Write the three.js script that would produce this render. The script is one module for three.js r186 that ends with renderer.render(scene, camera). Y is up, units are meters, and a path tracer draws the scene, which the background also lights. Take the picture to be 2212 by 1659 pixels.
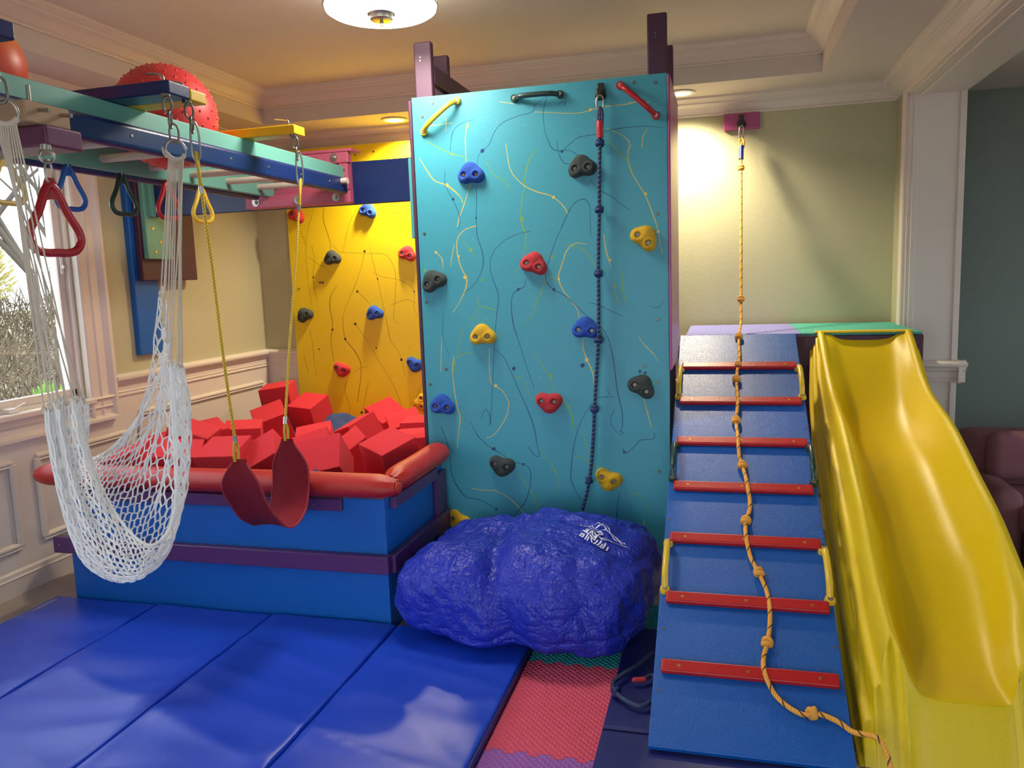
import * as THREE from 'three';
import { RoundedBoxGeometry } from 'three/addons/geometries/RoundedBoxGeometry.js';
import { RectAreaLightUniformsLib } from 'three/addons/lights/RectAreaLightUniformsLib.js';
import { mergeGeometries, mergeVertices } from 'three/addons/utils/BufferGeometryUtils.js';

// ---------------------------------------------------------------- camera, sky, lamps, exposure
const scene = new THREE.Scene();
const rad = Math.PI / 180;
const camera = new THREE.PerspectiveCamera(2 * Math.atan(829.5 / 1700) / rad, 2212 / 1659, 0.05, 200);
camera.position.set(0, 1.52, 0);
camera.rotation.order = 'YXZ';
camera.rotation.set(-7.637 * rad, 15.05 * rad, -2.03 * rad);
scene.add(camera);

const renderer = new THREE.WebGLRenderer({ antialias: true });
renderer.toneMapping = THREE.LinearToneMapping;
renderer.toneMappingExposure = 1.12;
renderer.shadowMap.enabled = true;
renderer.shadowMap.type = THREE.PCFSoftShadowMap;
RectAreaLightUniformsLib.init();

// overcast winter sky: one even, slightly blue white
scene.background = new THREE.Color().setRGB(0.80, 0.90, 1.0);
scene.backgroundIntensity = 4.6;
scene.environmentIntensity = 1;

const LAMP = { color: new THREE.Color().setRGB(1, 0.90, 0.78), power: 44 };
const DOWN = { color: new THREE.Color().setRGB(1, 0.84, 0.58), power: 12 };

// ---------------------------------------------------------------- helpers
let seed = 12345;
const rnd = () => { seed = (seed * 1664525 + 1013904223) >>> 0; return seed / 4294967296; };
const rr = (a, b) => a + (b - a) * rnd();
function hash3(x, y, z) { let h = Math.imul(x, 374761393) ^ Math.imul(y, 668265263) ^ Math.imul(z, 2147483647 ^ 1274126177); h = Math.imul(h ^ (h >>> 13), 1274126177); return ((h ^ (h >>> 16)) >>> 0) / 4294967296; }
function vnoise(x, y, z) {
  const xi = Math.floor(x), yi = Math.floor(y), zi = Math.floor(z), s = t => t * t * (3 - 2 * t), u = s(x - xi), v = s(y - yi), w = s(z - zi);
  const L = (a, b, t) => a + (b - a) * t, h = (i, j, k) => hash3(xi + i, yi + j, zi + k);
  return L(L(L(h(0, 0, 0), h(1, 0, 0), u), L(h(0, 1, 0), h(1, 1, 0), u), v), L(L(h(0, 0, 1), h(1, 0, 1), u), L(h(0, 1, 1), h(1, 1, 1), u), v), w) * 2 - 1;
}
const ridge = (x, y, z) => { const r = 1 - Math.abs(vnoise(x, y, z)); return r * r; };
const V = (x, y, z) => new THREE.Vector3(x, y, z);
const lin = (a, b, t) => a + (b - a) * t;
const sst = (a, b, x) => { const t = Math.min(1, Math.max(0, (x - a) / (b - a))); return t * t * (3 - 2 * t); };
function interp(tab, x) { if (x <= tab[0][0]) return tab[0][1]; for (let i = 1; i < tab.length; i++) if (x <= tab[i][0]) { const [a, p] = tab[i - 1], [b, q] = tab[i]; return lin(p, q, sst(0, 1, 0) + (x - a) / (b - a)); } return tab[tab.length - 1][1]; }

const taken = new Map();
function numbered(n) { const k = taken.get(n) || 0; taken.set(n, k + 1); return k ? n + '_' + String(k).padStart(3, '0') : n; }
const baseOf = new WeakMap();
function thing(name, label, category, base = [0, 0, 0], group) {
  const o = new THREE.Group(); o.name = numbered(name); o.position.set(...base); scene.add(o); baseOf.set(o, base);
  o.userData = { label, category }; if (group) o.userData.group = group; return o;
}
function boxUV(g) {     // uv in metres, by the way each face points
  if (g.index) { const n = g.toNonIndexed(); g.index = null; for (const k in n.attributes) g.setAttribute(k, n.attributes[k]); }
  const p = g.attributes.position, n = g.attributes.normal, uv = new Float32Array(p.count * 2);
  for (let i = 0; i < p.count; i += 3) {
    let nx = 0, ny = 0, nz = 0; for (let k = 0; k < 3; k++) { nx += Math.abs(n.getX(i + k)); ny += Math.abs(n.getY(i + k)); nz += Math.abs(n.getZ(i + k)); }
    for (let k = 0; k < 3; k++) { const x = p.getX(i + k), y = p.getY(i + k), z = p.getZ(i + k); const [a, b] = nx > ny && nx > nz ? [z, y] : ny > nz ? [x, z] : [x, y]; uv[2 * (i + k)] = a; uv[2 * (i + k) + 1] = b; }
  }
  g.setAttribute('uv', new THREE.BufferAttribute(uv, 2)); return g;
}
function norm(g) { const o = g.index ? g.toNonIndexed() : g; for (const k of Object.keys(o.attributes)) if (!['position', 'normal', 'uv', 'color'].includes(k)) o.deleteAttribute(k); if (!o.attributes.uv) o.setAttribute('uv', new THREE.BufferAttribute(new Float32Array(o.attributes.position.count * 2), 2)); if (!o.attributes.normal) o.computeVertexNormals(); return o; }
function join(gs) { if (!Array.isArray(gs)) return gs; if (gs.length === 1) return gs[0]; return mergeGeometries(gs.map(norm)); }
// geometry is made in the room's coordinates and moved to its thing's base here
function part(name, gs, m, parent, label) {
  let g = join(gs); const b = baseOf.get(parent) || [0, 0, 0];
  if (m.userData.metres) g = boxUV(g);
  g.translate(-b[0], -b[1], -b[2]);
  const o = new THREE.Mesh(g, m); o.name = name; o.castShadow = o.receiveShadow = true; baseOf.set(o, b);
  if (label) o.userData.label = label; parent.add(o); return o;
}
function solo(name, gs, m, label, category, base, group) {   // a thing that is one mesh
  let g = join(gs); if (m.userData.metres) g = boxUV(g); if (!base) { g.computeBoundingBox(); const c = g.boundingBox.getCenter(V(0, 0, 0)); base = [c.x, g.boundingBox.min.y, c.z]; }
  g.translate(-base[0], -base[1], -base[2]); const o = new THREE.Mesh(g, m); o.name = numbered(name); o.position.set(...base); o.castShadow = o.receiveShadow = true;
  o.userData = { label, category }; if (group) o.userData.group = group; scene.add(o); baseOf.set(o, base); return o;
}
function struct(name, gs, m, label, parent) {
  let g = join(gs); if (m.userData.metres) g = boxUV(g);
  const o = new THREE.Mesh(g, m); o.name = parent ? name : numbered(name); o.castShadow = o.receiveShadow = true; (parent || scene).add(o); baseOf.set(o, [0, 0, 0]);
  if (!parent) o.userData = { kind: 'structure', label, category: name.replace(/_.*/, '') }; return o;
}
function box(x0, x1, y0, y1, z0, z1, r = 0) {
  const w = Math.abs(x1 - x0), h = Math.abs(y1 - y0), d = Math.abs(z1 - z0);
  const g = r ? new RoundedBoxGeometry(w, h, d, 2, Math.min(r, w / 2.05, h / 2.05, d / 2.05)) : new THREE.BoxGeometry(w, h, d);
  g.translate((x0 + x1) / 2, (y0 + y1) / 2, (z0 + z1) / 2); return g;
}
function cyl(a, b, r0, r1 = r0, n = 16, capped = true) {
  const A = V(...a), B = V(...b), L = A.distanceTo(B), g = new THREE.CylinderGeometry(r1, r0, L, n, 1, !capped);
  g.applyQuaternion(new THREE.Quaternion().setFromUnitVectors(V(0, 1, 0), B.clone().sub(A).normalize())); g.translate((A.x + B.x) / 2, (A.y + B.y) / 2, (A.z + B.z) / 2); return g;
}
function tube(pts, r, n = 8, segs, closed = false) {
  const c = new THREE.CatmullRomCurve3(pts.map(p => p.isVector3 ? p : V(...p)), closed, 'centripetal');
  return new THREE.TubeGeometry(c, segs || pts.length * 6, r, n, closed);
}
function capTube(pts, r, n = 8, segs) { const f = p => p.isVector3 ? p : V(...p), a = f(pts[0]), b = f(pts[pts.length - 1]); return [tube(pts, r, n, segs), new THREE.SphereGeometry(r, n, 6).translate(a.x, a.y, a.z), new THREE.SphereGeometry(r, n, 6).translate(b.x, b.y, b.z)]; }
// a moulding: profile in (out, up) swept straight from a to b; "out" is the direction away from the wall
function mould(profile, a, b, out) {
  const A = V(...a), B = V(...b), O = V(...out), n = profile.length, pos = [], idx = [];
  for (const [P] of [[A], [B]]) for (const [o, u] of profile) pos.push(P.x + O.x * o, P.y + u, P.z + O.z * o);
  const tri = THREE.ShapeUtils.triangulateShape(profile.map(p => new THREE.Vector2(...p)), []);
  for (let i = 0; i < n; i++) { const j = (i + 1) % n; idx.push(i, j, n + i, j, n + j, n + i); }
  for (const [p, q, r] of tri) idx.push(p, r, q, n + p, n + q, n + r);
  let g = new THREE.BufferGeometry(); g.setAttribute('position', new THREE.Float32BufferAttribute(pos, 3)); g.setIndex(idx); g = g.toNonIndexed(); g.computeVertexNormals();
  g.setAttribute('uv', new THREE.BufferAttribute(new Float32Array(g.attributes.position.count * 2), 2)); return g;
}
function grid(nu, nv, f, closeU = false) {     // a surface f(u, v) -> [x, y, z]
  const pos = [], uv = [], idx = [];
  for (let j = 0; j <= nv; j++) for (let i = 0; i <= nu; i++) { const p = f(i / nu, j / nv); pos.push(p[0], p[1], p[2]); uv.push(p[3] ?? i / nu, p[4] ?? j / nv); }
  for (let j = 0; j < nv; j++) for (let i = 0; i < nu; i++) { const a = j * (nu + 1) + i, b = a + 1, c = a + nu + 1, d = c + 1; idx.push(a, b, d, a, d, c); }
  const g = new THREE.BufferGeometry(); g.setAttribute('position', new THREE.Float32BufferAttribute(pos, 3)); g.setAttribute('uv', new THREE.Float32BufferAttribute(uv, 2)); g.setIndex(idx); g.computeVertexNormals();
  if (closeU) { const n = g.attributes.normal; for (let j = 0; j <= nv; j++) { const a = j * (nu + 1), b = a + nu; const m = V(n.getX(a) + n.getX(b), n.getY(a) + n.getY(b), n.getZ(a) + n.getZ(b)).normalize(); n.setXYZ(a, m.x, m.y, m.z); n.setXYZ(b, m.x, m.y, m.z); } }
  return g;
}

// ---------------------------------------------------------------- textures and materials
function dataTex(n, f, srgb, rep = 1) {
  const d = new Uint8Array(n * n * 4);
  for (let j = 0; j < n; j++) for (let i = 0; i < n; i++) { const c = f(i / n, j / n); const k = 4 * (j * n + i); d[k] = c[0] * 255; d[k + 1] = c[1] * 255; d[k + 2] = c[2] * 255; d[k + 3] = 255; }
  const t = new THREE.DataTexture(d, n, n); t.wrapS = t.wrapT = THREE.RepeatWrapping; t.magFilter = THREE.LinearFilter; t.minFilter = THREE.LinearMipmapLinearFilter; t.generateMipmaps = true; t.repeat.set(rep, rep); if (srgb) t.colorSpace = THREE.SRGBColorSpace; t.needsUpdate = true; return t;
}
const per = (u, v, f, s) => { const a = u * f, b = v * f, w = (x, y) => vnoise(((x % f) + f) % f, ((y % f) + f) % f, s); return w(a, b); };
function tile(u, v, f, s) { const x = u * f, y = v * f, xi = Math.floor(x), yi = Math.floor(y), S = t => t * t * (3 - 2 * t), a = S(x - xi), b = S(y - yi), h = (i, j) => hash3((xi + i) % f, (yi + j) % f, s); return lin(lin(h(0, 0), h(1, 0), a), lin(h(0, 1), h(1, 1), a), b); }
const g1 = v => [v, v, v];
const fine = dataTex(256, (u, v) => g1(0.45 * tile(u, v, 128, 1) + 0.35 * tile(u, v, 48, 2) + 0.2 * tile(u, v, 16, 3)));
const fibre = dataTex(256, (u, v) => g1(0.5 * tile(u, v, 128, 7) + 0.5 * tile(u, v, 64, 8)));
const clone = (t, x, y = x) => { const c = t.clone(); c.repeat.set(x, y); c.needsUpdate = true; return c; };
function mat(hex, rough, o = {}) {
  const m = new (o.phys ? THREE.MeshPhysicalMaterial : THREE.MeshStandardMaterial)({ color: hex, roughness: rough });
  delete o.phys; const metres = o.metres; delete o.metres; Object.assign(m, o); if (metres || o.bumpMap) m.userData.metres = metres !== false; return m;
}
const paintBump = clone(fine, 9), plasterBump = clone(fine, 4), plasticBump = clone(fine, 14), clothBump = clone(fibre, 12);
const M = {
  wall: mat(0xbbb896, 0.75, { bumpMap: plasterBump, bumpScale: 0.0008 }),
  wallDark: mat(0x7c8680, 0.8, { bumpMap: plasterBump, bumpScale: 0.0008 }),
  trim: mat(0xe2d6cc, 0.42),
  ceiling: mat(0xd8cec6, 0.85, { bumpMap: plasterBump, bumpScale: 0.0006 }),
  carpet: mat(0xc6bab0, 1, { bumpMap: clone(fibre, 6), bumpScale: 0.006 }),
  teal: mat(0x4aa3a6, 0.42, { bumpMap: paintBump, bumpScale: 0.0004 }),
  tealRail: mat(0x6cae9f, 0.5, { bumpMap: paintBump, bumpScale: 0.0004 }),
  blue: mat(0x0960b8, 0.4, { bumpMap: paintBump, bumpScale: 0.0005 }),
  navy: mat(0x182f66, 0.32, { bumpMap: paintBump, bumpScale: 0.0004 }),
  purple: mat(0x5a3068, 0.34, { bumpMap: paintBump, bumpScale: 0.0004 }),
  plum: mat(0x4c2a44, 0.5, { bumpMap: paintBump, bumpScale: 0.0004 }),
  magenta: mat(0xa4457f, 0.3, { bumpMap: paintBump, bumpScale: 0.0004 }),
  pink: mat(0xc05d78, 0.42, { bumpMap: paintBump, bumpScale: 0.0004 }),
  yellowPaint: mat(0xf6c60e, 0.45, { bumpMap: paintBump, bumpScale: 0.0004 }),
  redPaint: mat(0xb8161c, 0.36, { bumpMap: paintBump, bumpScale: 0.0005 }),
  dowel: mat(0xd6cabd, 0.6), rawWood: mat(0xb9997a, 0.7, { bumpMap: paintBump, bumpScale: 0.0006 }),
  steel: mat(0xbcb8b0, 0.34, { metalness: 1 }),
  darkSteel: mat(0x8a867e, 0.38, { metalness: 1 }),
  brass: mat(0xc9a35a, 0.35, { metalness: 1 }),
  screw: mat(0x77706a, 0.4, { metalness: 0.8 }),
  blackPlastic: mat(0x22211f, 0.45),
  holdBlue: mat(0x1f57c4, 0.6, { bumpMap: plasticBump, bumpScale: 0.0012 }), holdDark: mat(0x3b4542, 0.62, { bumpMap: plasticBump, bumpScale: 0.0012 }),
  holdYellow: mat(0xf0bd1e, 0.6, { bumpMap: plasticBump, bumpScale: 0.0012 }), holdRed: mat(0xd2303a, 0.6, { bumpMap: plasticBump, bumpScale: 0.0012 }),
  plYellow: mat(0xe8c23a, 0.3), plRed: mat(0xb01e28, 0.3), plGreen: mat(0x26403a, 0.3), plBlue: mat(0x2a5fb4, 0.32), plCream: mat(0xd8bd6a, 0.35),
  slide: mat(0xe9cb13, 0.34, { bumpMap: clone(fine, 30), bumpScale: 0.0003 }),
  vinylBlue: mat(0x1a46c6, 0.32, { bumpMap: clone(fine, 20), bumpScale: 0.0002 }),
  vinylNavy: mat(0x20286e, 0.36, { bumpMap: clone(fine, 20), bumpScale: 0.0005 }),
  vinylRed: mat(0xb8241f, 0.33, { bumpMap: clone(fine, 18), bumpScale: 0.0006 }),
  foam: mat(0xd62c3a, 0.95, { bumpMap: clone(fibre, 14), bumpScale: 0.0018 }),
  clothNavy: mat(0x2b3c6c, 0.9, { bumpMap: clothBump, bumpScale: 0.001 }),
  nylon: mat(0x2032b6, 0.42),
  maroon: mat(0x861224, 0.95, { bumpMap: clothBump, bumpScale: 0.0012 }),
  net: mat(0xfbfaf8, 0.8), cord: mat(0xd8ccbd, 0.8),
  sofa: mat(0x95646c, 0.85, { bumpMap: clothBump, bumpScale: 0.002 }),
  white: mat(0xf4f2ee, 0.5),
  bark: mat(0x4e463e, 0.95), brush: mat(0x7d7060, 1), soil: mat(0x8a8068, 1), leaf: mat(0x6f9a3a, 0.9), leafYellow: mat(0xb0a560, 0.9),
  glass: mat(0xffffff, 0.02, { phys: true, transmission: 1, thickness: 0, ior: 1.45 }),
};
// ---------------------------------------------------------------- measured outlines: paint strokes [width, x, y, ...], blobs [radius, x, y], holds [x, y, colour, turn]
const NAVY = [[1.6,-.798,2.368,-.852,2.335,-.866,2.305,-.947,2.287,-1.023,2.261,-1.058,2.226,-1.088,2.171,-1.12,2.141,-1.142,2.123,-1.153,2.079],[1.6,-1.159,2.292,-1.237,2.273,-1.27,2.243,-1.283,2.199,-1.29,2.154],[2,-1.163,1.972,-1.164,1.896,-1.17,1.824,-1.169,1.778,-1.168,1.738,-1.144,1.65,-1.143,1.596,-1.155,1.557,-1.194,1.497,-1.246,1.461],[1.6,-1.321,2.064,-1.323,1.992,-1.289,1.923,-1.263,1.862,-1.253,1.822,-1.264,1.769],[1.6,-.794,2.367,-.812,2.319,-.815,2.244,-.803,2.181,-.772,2.122,-.732,2.112,-.7,2.113,-.667,2.095,-.645,2.078],[1.6,-.729,2.109,-.692,2.141,-.646,2.168,-.568,2.175,-.491,2.19,-.396,2.195,-.328,2.192,-.257,2.18],[1.4,-.754,2.158,-.746,2.101,-.721,2.055,-.688,2.051],[1.6,-.598,1.971,-.567,1.931,-.497,1.883,-.421,1.822],[1.6,-.745,1.757,-.707,1.825,-.673,1.868,-.633,1.882,-.607,1.858,-.603,1.788,-.603,1.711],[2,-.701,1.842,-.72,1.796,-.772,1.697,-.805,1.609,-.826,1.549,-.824,1.501,-.791,1.46,-.748,1.438,-.706,1.406,-.646,1.344,-.585,1.295,-.538,1.239,-.515,1.172,-.499,1.062,-.488,.964,-.466,.847,-.47,.775,-.479,.763,-.458,.757,-.477,.747,-.516,.787,-.524,.824,-.502,.874],[1.8,-.895,1.746,-.971,1.731,-1.042,1.698,-1.096,1.639,-1.108,1.578,-1.094,1.516,-1.071,1.441,-1.086,1.323,-1.095,1.248,-1.105,1.154,-1.118,.995,-1.14,.785,-1.141,.837,-1.16,.866,-1.185,.823],[2,-.928,1.517,-.935,1.48,-.967,1.466,-.994,1.445,-1.005,1.39,-.999,1.297,-.97,1.196,-.936,1.077,-.902,.973],[2.2,-1.111,1.179,-1.057,1.134,-1.015,1.045,-.973,.944,-.937,.858,-.91,.775,-.897,.692,-.889,.627,-.912,.633,-.943,.678],[2.2,-1.244,.797,-1.206,.725,-1.141,.667,-1.096,.642,-1.057,.617],[2,-1.018,.595,-.972,.583,-.94,.561,-.936,.503,-.965,.396,-1.021,.321,-1.056,.28],[2,-1.408,.775,-1.378,.695,-1.367,.629,-1.359,.522,-1.334,.463,-1.288,.404,-1.207,.387,-1.124,.343],[2,-.612,.905,-.67,.81,-.704,.709,-.723,.593,-.728,.516,-.71,.465,-.68,.408,-.668,.376],[2,-.313,.759,-.316,.728,-.377,.721,-.42,.677,-.457,.654,-.466,.676],[1.8,-.488,.454,-.498,.383,-.502,.325,-.482,.248],[1.2,-1.364,1.386,-1.369,1.316,-1.372,1.227,-1.339,1.137],[1.6,-.62,1.392,-.584,1.385,-.518,1.353,-.452,1.322],[1.5,-.33,1.367,-.289,1.361,-.257,1.4],[1.5,-.584,.93,-.501,.933],[1.5,-.54,.976,-.519,.933],[1.6,-.746,2.32,-.726,2.336,-.707,2.328,-.714,2.314]] ;
const YEL = [[3.2,-1.454,2.133,-1.418,2.071,-1.377,2.015,-1.321,1.992,-1.273,1.956,-1.242,1.921,-1.236,1.901],[2.6,-1.194,2.282,-1.208,2.212,-1.209,2.148,-1.21,2.096],[2.6,-1.193,1.987,-1.226,1.9,-1.257,1.829,-1.27,1.783],[2,-1.032,2.364,-.962,2.347],[2.4,-.859,2.301,-.747,2.287,-.643,2.278,-.566,2.291,-.502,2.298,-.426,2.298,-.376,2.305,-.314,2.297],[3,-1.006,2.165,-.983,2.035,-.924,1.966,-.858,1.93,-.791,1.907,-.746,1.872,-.72,1.839,-.711,1.813],[2.6,-.517,2.198,-.441,2.158,-.41,2.119,-.42,2.077,-.406,1.996,-.344,1.886,-.314,1.81,-.289,1.734,-.277,1.664,-.267,1.613],[2.4,-.328,2.18,-.35,2.145,-.354,2.097],[3.2,-1.167,1.786,-1.227,1.77,-1.268,1.733,-1.277,1.671,-1.261,1.59,-1.237,1.539,-1.232,1.508,-1.255,1.446,-1.312,1.36],[2.4,-1.391,1.667,-1.359,1.631,-1.355,1.581],[2,-1.289,1.703,-1.305,1.641,-1.314,1.592],[3,-.62,1.67,-.674,1.678,-.718,1.647,-.744,1.583,-.764,1.517,-.747,1.462,-.706,1.406,-.676,1.363,-.665,1.314],[2.6,-.541,1.716,-.53,1.639,-.508,1.559],[3.4,-.652,1.217,-.65,1.168,-.632,1.112,-.609,1.057,-.601,.995,-.606,.908],[2.6,-1.128,1.173,-1.132,1.071,-1.122,.995,-1.102,.985,-1.064,.956,-1.039,.905,-1.037,.896,-1.049,.838,-1.084,.779,-1.125,.733,-1.163,.716],[3,-1.319,1.137,-1.329,1.066,-1.324,.969,-1.314,.887,-1.3,.822,-1.31,.749,-1.325,.657],[2.2,-1.379,1.237,-1.394,1.06],[2.2,-.382,1.225,-.353,1.182,-.312,1.14,-.289,1.104],[2.4,-.362,.928,-.348,.873,-.328,.784],[2.4,-1.252,.449,-1.191,.441,-1.124,.44,-1.064,.412,-1.019,.374,-.981,.33,-.943,.288],[2.4,-.37,.331,-.368,.222],[1.6,-1.271,2.285,-1.4,2.279],[1.6,-1.302,2.31,-1.309,2.246]] ;
const GRN = [[2.2,-1.417,2.215,-1.334,2.163,-1.279,2.136,-1.23,2.123,-1.196,2.095],[2,-1.112,2.089,-1.066,2.021,-1.019,1.992,-.993,1.945],[2.6,-.845,2.127,-.879,2.104,-.909,2.03,-.925,1.934,-.943,1.832,-.935,1.766,-.92,1.739,-.931,1.661,-.951,1.582,-.987,1.551],[2.4,-.517,2.152,-.468,2.093,-.424,2.046,-.399,1.989],[2,-1.249,1.719,-1.205,1.668,-1.181,1.624],[2.4,-.717,1.671,-.675,1.663,-.639,1.644,-.609,1.613,-.583,1.558],[2.6,-.771,1.505,-.802,1.524,-.827,1.507,-.847,1.459,-.874,1.411,-.895,1.344,-.941,1.295],[2.2,-1.183,1.432,-1.171,1.394,-1.126,1.38,-1.087,1.367],[2,-1.178,1.388,-1.193,1.344,-1.237,1.317],[2.2,-1.208,1.155,-1.254,1.155,-1.292,1.143,-1.293,1.188,-1.262,1.276],[2.6,-1.292,1.143,-1.317,1.104,-1.319,1.059],[2.4,-.901,1.17,-.865,1.101,-.822,1.032,-.805,.976,-.793,.954],[2,-1.015,1.036,-.97,1.026,-.934,.957,-.903,.906],[3,-.762,.932,-.738,.882,-.714,.838,-.716,.765],[2.4,-.491,1.478,-.486,1.418,-.469,1.376],[2.4,-.455,1.53,-.453,1.447,-.439,1.381],[2,-.885,.666,-.847,.616,-.81,.559,-.796,.514,-.801,.436],[2.6,-1.02,.539,-.962,.482,-.925,.418,-.901,.353,-.864,.295],[2.4,-.719,.632,-.669,.627,-.625,.596,-.551,.572],[2.2,-.448,.436,-.399,.451,-.356,.414,-.339,.351],[2,-.659,.779,-.657,.728,-.63,.653]] ;
const NAVYB = [[.0096,-1.124,2.141],[.0069,-.967,1.466],[.0088,-1.004,1.074],[.0101,-.656,1.088],[.0076,-.378,1.057],[.0069,-.353,1.05],[.0076,-.788,1.46],[.0063,-1.124,.343],[.0063,-.972,.585],[.0088,-1.125,.661],[.0063,-.46,.66],[.0062,-.731,2.109],[.0062,-1.285,1.92],[.0044,-1.169,1.824]] ;
const YELB = [[.0082,-1.314,1.99],[.0069,-1.195,2.266],[.0069,-.778,1.9],[.0069,-.341,1.889],[.0088,-1.24,1.536],[.0057,-1.269,1.64],[.0063,-.763,1.511],[.0063,-.513,1.591],[.0088,-.635,1.115],[.0076,-1.102,.987],[.0063,-1.389,1.665],[.0063,-.285,1.712],[.0069,-.591,2.288],[.0063,-.365,.235]] ;
const GRNB = [[.0062,-1.279,2.136],[.0089,-.937,1.805],[.0076,-1.205,1.668],[.0076,-.796,1.619],[.0063,-1.317,1.104],[.0063,-.816,1.039],[.0063,-.732,.882],[.0057,-.491,1.466],[.0057,-1.153,1.519],[.0057,-1.453,1.577],[.0057,-1.148,.667],[.0057,-.814,.558]] ;
const DARK = [[2.6,-2.878,2.094,-2.889,2.015,-2.868,1.926,-2.846,1.845,-2.845,1.776],[1.3,-2.961,2.093,-3.024,1.933,-3.052,1.784,-3.049,1.532,-3.038,1.379],[1.3,-3.086,1.936,-3.044,1.824],[1.3,-2.999,1.822,-2.985,1.701,-3.006,1.581,-2.986,1.388],[1.3,-2.831,1.82,-2.769,1.764,-2.67,1.753,-2.573,1.744,-2.402,1.727,-2.352,1.667,-2.33,1.587,-2.34,1.411,-2.36,1.252,-2.325,1.216],[1.3,-2.567,1.759,-2.601,1.647,-2.666,1.5,-2.728,1.391,-2.774,1.291],[2.6,-2.78,1.281,-2.779,1.169,-2.77,1.108,-2.698,1.015,-2.655,.923,-2.662,.809,-2.702,.623],[1.3,-2.679,1.223,-2.593,1.095,-2.504,.942,-2.415,.789,-2.358,.656,-2.331,.543],[1.3,-2.521,1.791,-2.51,1.712,-2.477,1.553,-2.445,1.374,-2.421,1.233,-2.397,1.093,-2.337,1.001,-2.31,.92,-2.299,.824],[1.3,-2.517,1.604,-2.433,1.567,-2.316,1.543,-2.234,1.506,-2.189,1.455,-2.196,1.328,-2.172,1.278],[1.3,-2.646,1.464,-2.594,1.418,-2.543,1.361],[2.6,-2.814,1.514,-2.871,1.425,-2.882,1.355,-2.869,1.222,-2.892,1.099,-2.888,1.027,-2.878,.934],[1.3,-3.065,1.185,-3.05,1.071,-3.047,.967,-3.035,.821],[1.3,-3.132,.988,-3.115,.905,-3.099,.842],[1.3,-2.597,.779,-2.626,.686,-2.669,.54],[1.3,-2.781,.789,-2.798,.706,-2.771,.602,-2.779,.497],[1.3,-3.022,1.733,-2.975,1.691,-2.888,1.647],[1.3,-2.605,2.078,-2.678,1.965,-2.719,1.849,-2.741,1.761],[1.3,-2.443,2.088,-2.361,2.041,-2.257,2.016,-2.194,2.027],[1.3,-2.168,.758,-2.23,.616,-2.238,.513],[1.3,-2.709,.856,-2.651,.887,-2.595,.897],[1.3,-2.381,1.357,-2.305,1.38,-2.24,1.393,-2.173,1.362]] ;
const DARKB = [[.0087,-2.567,1.759],[.0087,-2.646,1.464],[.0077,-2.95,1.541],[.0077,-2.928,1.54],[.0087,-2.77,1.108],[.0096,-2.679,1.221],[.0096,-2.319,.946],[.0087,-2.872,1.181],[.0096,-2.671,.54],[.0067,-3.006,1.583],[.0058,-2.475,1.553],[.0058,-2.518,1.036],[.0058,-2.998,1.033],[.0058,-2.189,1.45]] ;
const HOLDS_T = [[-1.185,2.031,"blue",0],[-.635,2.026,"dark",5],[-.35,1.684,"yellow",-38],[-.883,1.584,"red",-18],[-1.404,1.519,"dark",24],[-1.157,1.24,"yellow",2],[-.635,1.264,"blue",-4],[-.372,.981,"dark",-30],[-.829,.908,"red",178],[-1.389,.883,"blue",-5],[-1.083,.578,"dark",168],[-.539,.523,"yellow",162],[-1.329,.273,"yellow",150]] ;
const HOLDS_Y = [[-3.107,2.047,"red",-25],[-2.52,2.049,"blue",-20],[-2.83,1.717,"dark",5],[-2.227,1.723,"red",-20],[-3.092,1.295,"dark",24],[-2.512,1.296,"blue",10],[-2.812,.878,"red",160],[-2.21,.913,"blue",160],[-2.17,.627,"yellow",90]] ;
const SCREWS_T = [[-1.37,2.386],[-1.426,2.325],[-.387,2.389],[-.291,2.38],[-.289,1.793],[-.292,1.304],[-1.444,1.758],[-1.452,1.415],[-1.362,1.073],[-1.452,.994],[-.357,1.079],[-.297,1.003],[-1.455,.637],[-.295,.568]] ;
const ROPE_B = [[-.541,2.276],[-.545,2.126],[-.551,1.978],[-.554,1.824],[-.56,1.681],[-.564,1.528],[-.566,1.378],[-.571,1.212],[-.584,1.045],[-.597,.875],[-.609,.703],[-.627,.523],[-.653,.41],[-.683,.297]] ;
const CUBES = [[-3.07,.719,-4.98,"c1"],[-2.813,.622,-4.95,"c2"],[-2.903,.607,-4.6,"c3"],[-2.761,.612,-4.05,"c4"],[-2.903,.63,-3.9,"c5"],[-2.708,.707,-3.5,"c6"],[-2.394,.646,-3.36,"c7"],[-2.214,.632,-3.44,"c8"],[-2.362,.554,-4.2,"c9"],[-2.114,.593,-3.75,"c10"],[-1.881,.634,-3.42,"c11"],[-2.215,.561,-4.5,"c12"],[-2.238,.572,-4.95,"c13"],[-1.988,.554,-4.7,"c14"],[-1.8,.574,-4.5,"c15"],[-1.636,.629,-3.65,"c16"],[-2.006,.551,-4.0,"c17"],[-1.746,.536,-4.25,"c18"],[-3.038,.59,-3.72,"c19"],[-2.908,.625,-3.34,"c21"],[-2.63,.642,-3.3,"c22"]] ;
const ROPE_O = [[0.091, 2.425], [0.089, 2.317], [0.09, 2.204], [0.076, 2.054], [0.072, 1.952], [0.076, 1.797], [0.066, 1.651], [0.072, 1.513], [0.076, 1.4], [0.09, 1.323], [0.103, 1.204], [0.113, 1.079], [0.094, 0.993], [0.092, 0.908], [0.108, 0.8], [0.135, 0.726], [0.158, 0.646], [0.166, 0.552], [0.161, 0.472], [0.151, 0.413], [0.136, 0.346], [0.139, 0.275], [0.168, 0.215], [0.214, 0.171], [0.254, 0.155], [0.281, 0.165], [0.316, 0.158], [0.354, 0.14], [0.384, 0.116]] ;
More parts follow.
